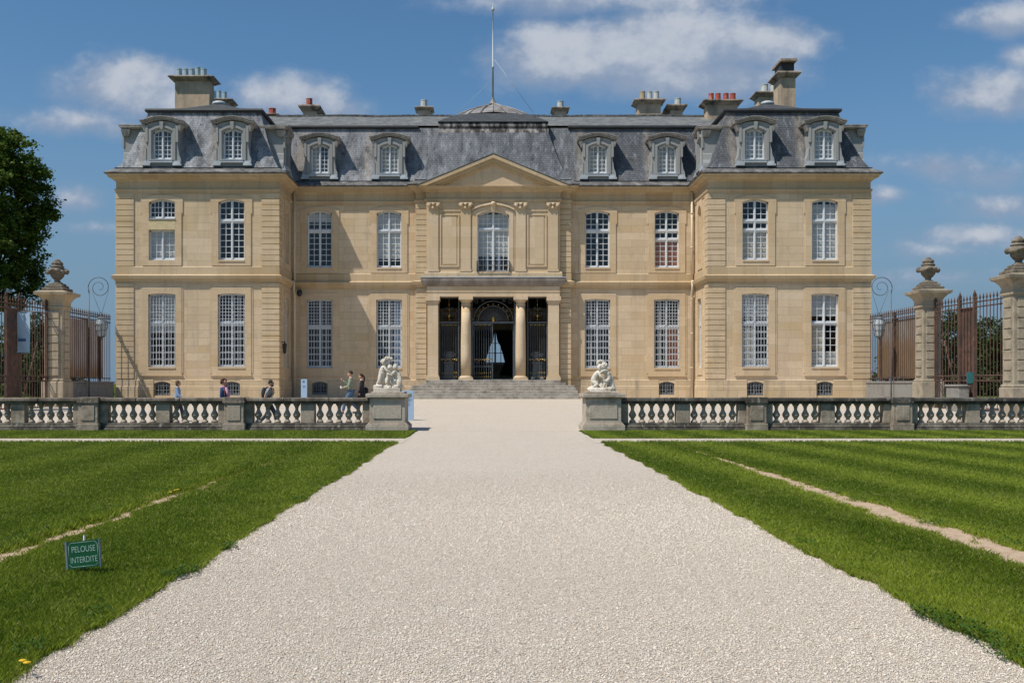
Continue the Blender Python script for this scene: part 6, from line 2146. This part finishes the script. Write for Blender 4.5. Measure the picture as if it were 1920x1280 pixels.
def pier(x, y, label, old):
    g0 = gz(y)
    root = thing('gate_pier', label, 'gate pier', (x, y, g0), 'stone gate piers topped with urns')
    mt = M['pier_old'] if old else M['pier']
    h = 0.44
    mb = MB()
    mb.bbox(x - h, x + h, y - h, y + h, g0 - .1, 5.36, .03)
    mb.build('shaft', mt, root)
    mb = MB()
    n = 8
    for k in range(n):                          # rusticated strips on the front and court faces
        z0, z1 = g0 + 1.45 + k * (5.1 - g0 - 1.45) / n, g0 + 1.45 + (k + 1) * (5.1 - g0 - 1.45) / n
        mb.bbox(x - h + .16, x + h - .16, y - h - .05, y - h + .02, z0 + .025, z1 - .025, .015)
        for s in (-1, 1):
            a, b_ = sorted((x + s * (h - .02), x + s * (h + .05)))
            mb.bbox(a, b_, y - h + .16, y + h - .16, z0 + .025, z1 - .025, .015)
    mb.build('rustication', mt, root)
    mb = MB()
    mb.bbox(x - h - .10, x + h + .10, y - h - .10, y + h + .10, g0 - .1, g0 + 1.2, .03)
    mb.bbox(x - h - .06, x + h + .06, y - h - .06, y + h + .06, g0 + 1.201, g0 + 1.32, .03)
    mb.build('pier_foot', mt, root)
    mb = MB()
    ring = lambda e, z: [(x - h - e, y - h - e, z), (x + h + e, y - h - e, z), (x + h + e, y + h + e, z), (x - h - e, y + h + e, z)]
    mb.loft([ring(.0, 5.20), ring(.06, 5.22), ring(.06, 5.30), ring(.03, 5.34), ring(.03, 5.5), ring(.09, 5.64), ring(.22, 5.80), ring(.35, 5.86), ring(.37, 5.98), ring(.1, 6.05)], True)
    mb.build('pier_cap', mt, root)
    mb = MB()
    e = .10
    mb.bbox(x - h - e, x + h + e, y - h - e, y + h + e, 6.02, 6.20, .03); mb.bbox(x - h + .03, x + h - .03, y - h + .03, y + h - .03, 6.201, 6.34, .03); mb.bbox(x - .32, x + .32, y - .32, y + .32, 6.341, 6.43, .03)
    mb.build('urn_base', M['urn'], root)
    mb = MB()
    mb.lathe([(.28, 6.43), (.24, 6.47), (.13, 6.54), (.13, 6.60), (.22, 6.68), (.31, 6.80), (.35, 6.95), (.33, 7.12), (.28, 7.2), (.33, 7.24), (.30, 7.28), (.17, 7.33), (.16, 7.36)], (x, y, 0), 20)
    for k in range(11):
        a = 2 * math.pi * k / 11
        mb.ball((x + .36 * math.cos(a), y + .36 * math.sin(a), 7.02 + .05 * math.sin(3 * a)), (.125, .125, .11), 8, 6, .3, k)
    for s in (-1, 1): mb.ball((x + s * .46, y, 7.0), (.12, .12, .14), 8, 6, .25, 3 + s)
    for k in range(9):
        a = 2 * math.pi * k / 9
        mb.ball((x + .16 * math.cos(a), y + .16 * math.sin(a), 7.40), (.12, .12, .10), 8, 6, .3, k * 3)
    mb.ball((x, y, 7.50), (.16, .16, .12), 8, 6, .25, 8)
    link('urn', fused('urn', mb, M['urn'], .022, OFF[root.name], 1), root)

pier(-20.95, 48.2, 'tall pale stone pier with an urn left of the chateau, behind the railing', False)
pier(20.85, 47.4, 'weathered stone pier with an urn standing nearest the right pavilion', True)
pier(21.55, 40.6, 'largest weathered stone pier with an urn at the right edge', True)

def spear(mb, x, y, z, r=.013):
    mb.lathe([(r, 0), (r * 2.6, .05), (r * .6, .20), (.001, .26)], (x, y, z), 5, False)

def bars_run(mb, p, q, z0, z1, gap, r, tips=True):
    p, q = Vector(p), Vector(q)
    n = int((q - p).length / gap)
    for i in range(n + 1):
        c = p + (q - p) * i / n
        mb.box(c.x - r, c.x + r, c.y - r, c.y + r, z0, z1)
        if tips: spear(mb, c.x, c.y, z1, r * 1.3)

def railing(s):
    X = s * 20.78
    y0, y1 = (48.68, 54.45) if s < 0 else (47.88, 54.45)
    root = thing('railing', 'rust-streaked sheeted railing on a low dark wall between left pier and pavilion' if s < 0 else 'rust-streaked sheeted railing on a low grey wall between right pavilion and pier', 'railing', (X, (y0 + y1) / 2, gz(51)), 'sheeted iron railings beside the pavilions')
    mb = MB(); mb.bbox(X - .22, X + .22, y0, y1, .2, 1.62, .02); mb.bbox(X - .26, X + .26, y0 - .02, y1, 1.621, 1.72, .02)
    mb.build('low_wall', M['lowwall'], root)
    mb = MB(); bars_run(mb, (X, y0 + .1, 0), (X, y1 - .05, 0), 1.72, 5.18, .24, .013)
    mb.build('bars', M['rust'], root)
    mb = MB()
    for z in (1.86, 4.9, 5.1): mb.box(X - .035, X + .035, y0, y1, z, z + .05)
    for yy_ in (y0 + .06, (y0 + y1) / 2, y1 - 1.5): mb.box(X - .05, X + .05, yy_ - .05, yy_ + .05, 1.72, 5.25)
    mb.build('rail', M['rust'], root)
    mb = MB()
    ya = y0 + .1
    k = 0
    while ya < y1 - .95:                       # riveted sheets behind the bars
        yb = min(y1 - .9, ya + .95)
        mb.box(X + s * .05 + .004 * (k % 2), X + s * .06 + .004 * (k % 2), ya, yb - .012, 1.92 + random.uniform(-.02, .02), 4.88 + random.uniform(-.03, .03))
        ya = yb; k += 1
    mb.build('sheet', M['rust_l'] if s < 0 else M['rust_r'], root)
railing(-1); railing(1)

def gate(p, q, label, panel, sheets):
    p, q = Vector((*p, 0)), Vector((*q, 0))
    mid = (p + q) / 2
    d = (q - p)
    at = lambda f: p + d * f
    root = thing('iron_gate', label, 'gate', (mid.x, mid.y, gz(mid.y)), 'rusty iron gates at the sides of the forecourt')
    g0 = gz(mid.y)
    mb = MB(); bars_run(mb, at(.02), at(.98), g0 + .1, 5.28, .25, .015)
    mb.build('bars', M['rust'], root)
    mb = MB()
    for z in (g0 + .12, 1.72, 1.95, 4.95, 5.17):
        a, b_ = at(.0), at(1.0)
        mb.tube([(a.x, a.y, z), (b_.x, b_.y, z)], .03, 4, False)
    for f in (.0, panel[0], panel[1], 1.0):
        c = at(f); mb.box(c.x - .06, c.x + .06, c.y - .06, c.y + .06, g0, 5.45)
        mb.lathe([(.06, 0), (.09, .05), (.03, .2), (.0, .3)], (c.x, c.y, 5.45), 6)
    # scrolls of the overthrow band
    for i in range(14):
        c = at((i + .5) / 14)
        mb.tube([(c.x, c.y + .10 * math.cos(a * .7), 1.83 + .09 * math.sin(a * .7)) for a in range(9)], .012, 4)
    mb.build('frame', M['rust'], root)
    if sheets:
        mb = MB()
        a, b_ = at(panel[0] + .01), at(panel[1] - .01)
        for z0, z1 in ((1.0, 3.0), (3.02, 4.95)):
            mb.loft([[(a.x + .05, a.y, z0), (b_.x + .05, b_.y, z0), (b_.x + .06, b_.y, z0), (a.x + .06, a.y, z0)], [(a.x + .05, a.y, z1), (b_.x + .05, b_.y, z1), (b_.x + .06, b_.y, z1), (a.x + .06, a.y, z1)]], True)
        mb.build('sheet', M['rust'], root)
    # a leaning brace
    a, b_ = at(.28), at(.1)
    mb = MB(); mb.tube([(a.x + (.3 if p.x > 0 else -.3), a.y, g0), (b_.x + (.1 if p.x > 0 else -.1), b_.y, 3.6)], .04, 6)
    mb.build('brace', M['rust'], root)
    return root
gate((-21.25, 47.7), (-21.45, 40.9), 'dark rusty iron gate left of the left pier, banner hanging before it', (.38, .55), True)
gate((20.98, 46.9), (21.45, 41.1), 'rusty spear-topped iron gate between the two right piers', (.36, .56), True)

mb = MB()
g0 = gz(44.4)
mb.bbox(20.55, 21.05, 43.7, 44.9, g0 - .1, 1.46, .04); mb.bbox(20.5, 21.1, 43.65, 44.95, 1.461, 1.56, .03)
o = mb.build('stone_block', M['lowwall'])
tag(o, 'low grey stone block at the foot of the right iron gate', 'stone block')
mb = MB(); mb.bbox(20.88, 20.90, 43.55, 43.85, 1.62, 2.10, .004)
mb.v = [(21.03 + (p[1] - 43.7), 43.62 + (p[0] - 20.89), p[2]) for p in mb.v]
o = mb.build('notice_plate', plain('notice_teal', (0.03, 0.16, 0.17), .5, var=.1))
tag(o, 'small teal notice plate fixed to the rusty sheet of the right gate', 'notice')

# banner before the left gate
Yb = 44.8
x0, x1 = XW(31, Yb), XW(56, Yb)
ban = thing('banner', 'pale blue banner on a bracket before the left iron gate, striped by bar shadows', 'banner', (x1, Yb, 3.0))
nx, nz = 5, 10
mb = MB()
mb.loft([[(x0 + (x1 - x0) * i / nx, Yb + .02 * math.sin(i * 1.1 + j * .5), 3.0 + 1.82 * j / nz) for i in range(nx + 1)] for j in range(nz + 1)], False, True, False)
mb.build('cloth', plain('banner_cloth', (0.40, 0.56, 0.70), .8, var=.08, scale=1.5), ban)
mb = MB()
for z in (2.98, 4.84): mb.tube([(x0 - .12, Yb, z), (x1 + 1.0 * (z > 4), Yb, z)], .018, 6)
mb.build('bracket', M['galv'], ban)
mb = MB(); mb.box(x0 + .09, x1 - .16, Yb - .045, Yb - .04, 3.5, 3.62)
mb.build('print', M['panel_ink'], ban)

M['lantern_pane'] = plain('lantern_pane', (0.40, 0.43, 0.44), 0.25, var=.15, scale=3)
# wall lamps on tall scrolled posts
def lamp(s):
    Y = 50.6
    X = s * 20.38
    root = thing('scroll_lamp', ('tall scrolled iron post with hanging lantern beside the left pavilion' if s < 0 else 'tall scrolled iron post with hanging lantern beside the right pavilion'), 'street lamp', (X, Y, gz(Y)), 'scrolled lantern posts beside the pavilions')
    mb = MB()
    mb.tube([(X, Y, gz(Y)), (X, Y, 2.2), (X, Y, 6.35)], [.04, .032, .024], 8)
    ctr = Vector((X - s * .50, Y, 6.52))
    pts = []
    for k in range(44):                          # spiral crook
        a = math.pi * (1 if s < 0 else 0) + s * k * .26
        r = .52 * (1 - k / 44) ** .75 + .05
        cx = X - s * .52 + s * (0)
        pts.append((cx + r * math.cos(a) + 0, Y, 6.48 + r * math.sin(a) * (1)))
    a0 = pts[0]
    mb.tube([(X, Y, 6.2), a0] , .028, 6)
    mb.tube(pts, [.022 - .010 * i / 44 for i in range(44)], 6)
    mb.build('post', M['iron_grey'], root)
    lx = X - s * .62
    mb = MB()
    for q, tx in ((-1, X - s * .12), (1, X - s * 1.0)):
        mb.tube([(tx, Y, 6.35), (lx, Y, 5.08)], .010, 4)
    mb.build('chain', M['iron_grey'], root)
    mb = MB()
    mb.lathe([(.02, 5.16), (.05, 5.10), (.06, 5.02), (.22, 4.93), (.24, 4.90), (.23, 4.88), (.05, 4.88)], (lx, Y, 0), 8, False)
    for k in range(8):
        a = 2 * math.pi * k / 8 + math.pi / 8
        mb.tube([(lx + .22 * math.cos(a), Y + .22 * math.sin(a), 4.89), (lx + .31 * math.cos(a), Y + .31 * math.sin(a), 4.62), (lx + .30 * math.cos(a), Y + .30 * math.sin(a), 4.55), (lx + .19 * math.cos(a), Y + .19 * math.sin(a), 4.0)], .014, 4)
    for z, r in ((4.60, .31), (4.30, .25), (4.0, .19)):
        mb.tube([(lx + r * math.cos(a * math.pi / 4 + math.pi / 8), Y + r * math.sin(a * math.pi / 4 + math.pi / 8), z) for a in range(9)], .014, 4)
    mb.lathe([(.19, 4.0), (.12, 3.94), (.03, 3.9), (.03, 3.84)], (lx, Y, 0), 8, False)
    ln = mb.build('lantern', M['iron_grey'], root)
    mb = MB()
    mb.lathe([(.20, 4.88), (.29, 4.61), (.28, 4.56), (.18, 4.02)], (lx, Y, 0), 8, False)
    mb.build('lantern_glass', M['lantern_pane'], ln)
lamp(-1); lamp(1)

# marble vases on pedestals seen through the side grilles
M['vase'] = plain('vase_marble', (0.30, 0.31, 0.30), .6, var=.2, scale=3)
for s in (-1, 1):
    x = XC + s * 2.62
    Y = 59.3
    o = thing('vase', 'grey marble vase on a pedestal behind the %s entrance grille' % ('left' if s < 0 else 'right'), 'vase', (x, Y, STEP_TOP), 'marble vases in the entrance hall')
    mb = MB(); mb.loft([[(x - r, Y - r, z), (x + r, Y - r, z), (x + r, Y + r, z), (x - r, Y + r, z)] for r, z in ((.36, STEP_TOP), (.36, 1.95), (.30, 2.0), (.22, 2.75), (.30, 2.8), (.30, 2.88))], True)
    mb.build('pedestal', M['vase'], o)
    mb = MB(); mb.lathe([(.16, 2.88), (.07, 2.95), (.10, 3.02), (.24, 3.16), (.28, 3.32), (.20, 3.42), (.30, 3.5), (.26, 3.5)], (x, Y, 0), 16)
    for q in (-1, 1): mb.tube([(x + q * (.22 + .10 * math.sin(a * .45)), Y, 3.2 + .045 * a) for a in range(8)], .03, 6)
    mb.build('bowl', M['vase'], o)

# dandelions
M['petal'] = plain('dandelion_yellow', (0.70, 0.48, 0.02), .7, var=.1)
M['stem'] = plain('flower_stem', (0.10, 0.16, 0.03), .8, var=.1)
def dandelion(qx, qy, lab):
    x, y = px_ground(qx, qy)
    o = thing('dandelion', lab, 'flower', (x, y, .01), 'yellow dandelions in the grass')
    mb = MB(); mb.tube([(x, y, 0.0), (x + .006, y, .05), (x + .004, y - .004, .085)], .003, 5); mb.build('stem', M['stem'], o)
    mb = MB()
    for k in range(26):
        a = k * 2.4; r = .021 * math.sqrt((k + .5) / 26)
        mb.tube([(x + .004, y - .004, .083), (x + .004 + r * math.cos(a), y - .004 + r * math.sin(a), .098 - r * .3)], [.002, .004], 4)
    mb.build('flower_head', M['petal'], o)
dandelion(42, 1268, 'yellow dandelion at the bottom left corner beside the gravel')
dandelion(50, 1272, 'second yellow dandelion at the gravel edge, bottom left corner, nearer the gravel')
for i, (qx, qy) in enumerate(((320, 934), (328, 930), (333, 929))):
    dandelion(qx, qy, ('lowest', 'middle', 'farthest')[i] + ' of three yellow dandelions by the left bare soil strip')

# ------------------------------------------------------------------ trees
def leaf_mat(name, dark, light):
    m, t, b = new_mat(name)
    rnd = t.node('ShaderNodeNewGeometry').outputs['Random Per Island']
    co = t.node('ShaderNodeTexCoord').outputs['Object']
    big = t.noise(co, .45, 4, .6)
    c = t.mix(t.math('ADD', t.math('MULTIPLY', rnd, .55), t.remap(big, .3, .7, 0, .45)), dark, light)
    t.l.new(c, b.inputs['Base Color']); b.inputs['Roughness'].default_value = .6; b.inputs['Specular IOR Level'].default_value = .2
    tr = t.node('ShaderNodeBsdfTranslucent'); t.l.new(c, tr.inputs[0])
    mx = t.node('ShaderNodeMixShader'); mx.inputs[0].default_value = .25
    t.l.new(b.outputs[0], mx.inputs[1]); t.l.new(tr.outputs[0], mx.inputs[2])
    t.l.new(mx.outputs[0], t.n['Material Output'].inputs[0])
    return m
M['leaf'] = leaf_mat('chestnut_leaves', (0.045, 0.080, 0.012), (0.165, 0.235, 0.040))
M['leaf2'] = leaf_mat('hedge_leaves', (0.022, 0.045, 0.012), (0.065, 0.115, 0.026))
M['bark'] = plain('bark', (0.07, 0.05, 0.035), .95, var=.35, scale=5, bump=.5)

def tree(label, x, y, g0, trunk_h, blobs, nleaf, size, mt, group, clumps=9):
    root = thing('tree', label, 'tree', (x, y, g0), group)
    mb = MB()
    top = Vector((x, y, g0 + trunk_h))
    mb.tube([(x, y, g0 - .2), (x + .1, y, g0 + trunk_h * .5), top], [.42, .34, .28], 10)
    for bx_, by_, bz_, br, *_ in blobs:
        c = Vector((bx_, by_, bz_))
        mb.tube([top - Vector((0, 0, trunk_h * .2)), (top + c) / 2 + Vector((0, 0, .4)), c], [.2, .12, .04], 7)
    mb.build('trunk', M['bark'], root)
    pts = []
    tot = sum(b_[3] ** 2 for b_ in blobs)
    for bx_, by_, bz_, br, *sz_ in blobs:
        for _ in range(int(clumps * br)):
            d = Vector((random.gauss(0, 1), random.gauss(0, 1), random.gauss(0, 1))).normalized()
            rr = br * random.uniform(.35, 1.0) ** .6
            c = Vector((bx_, by_, bz_)) + d * rr
            q = random.uniform(.45, 1.05)
            n = int(nleaf * br ** 2 / tot / (clumps * br))
            p = rng.normal(0, .42, (n, 3)) * np.array([q, q, q * .62])
            pts.append(p + np.array(c))
    leaf_cloud(np.concatenate(pts), size, mt, 'crown', .25, None, root, OFF[root.name])

random.seed(5)
G = 'trees beyond the gates'
# tall chestnut left: crown edge read off the photograph at 80 m
blobs = []
Yt = 78.0
for (qx, qy, r) in ((-50, 300, 3.4), (2, 290, 2.5), (28, 325, 2.3), (58, 368, 1.4), (5, 380, 3.0), (46, 405, 1.4), (-60, 420, 4.0), (12, 450, 2.4), (34, 488, 1.3), (0, 530, 2.4), (42, 535, 1.0), (-40, 520, 3.6), (-110, 380, 4.0), (-130, 500, 4.0), (2, 262, 1.2), (30, 425, 1.8), (-15, 470, 3.0), (-10, 345, 3.0)):
    blobs.append((XW(qx, Yt), Yt + random.uniform(-2.5, 2.5), EYE + (VPY - qy) * Yt / F_PX, r))
tree('tall dark green chestnut tree rising behind the left gate', XW(-30, Yt), Yt, .75, 6.5, blobs, 95000, .29, M['leaf'], G, 15)
def bush(label, qx, Y, qtop, w, mt=M['leaf2'], base=.75, n=9000):
    x = XW(qx, Y)
    zt = EYE + (VPY - qtop) * Y / F_PX
    bl = []
    for k in range(7):
        f = random.random() if k > 2 else 0.0
        r = w * random.uniform(.30, .48)
        bl.append((x + random.uniform(-.5, .5) * w, Y + random.uniform(-.6, .6) * w * .5, base + r * .8 + (zt - base - 1.6 * r) * f, r))
    bl.append((x, Y, zt - w * .4, w * .4))
    tree(label, x, Y, base, max(.8, (zt - base) * .35), bl, n, .24, mt, G, 12)
bush('bushy green tree behind the left end of the right gate', 1775, 74, 583, 3.4)
bush('darker bushy tree behind the middle of the right gate', 1822, 77, 600, 3.6)
bush('lighter bushy tree behind the right end of the right gate', 1868, 72, 594, 3.6)
bush('bushy tree partly hidden behind the pier at the right edge', 1915, 75, 600, 3.6)
bush('low bushy tree behind the right railing', 1715, 80, 600, 3.6)
bush('dark bushy tree behind the left gate under the chestnut', 20, 70, 600, 4.2)
bush('dark bushy tree behind the banner under the chestnut', 62, 73, 585, 3.8)
bush('low dark shrub tree directly left of the left pier', 88, 66, 655, 2.2)
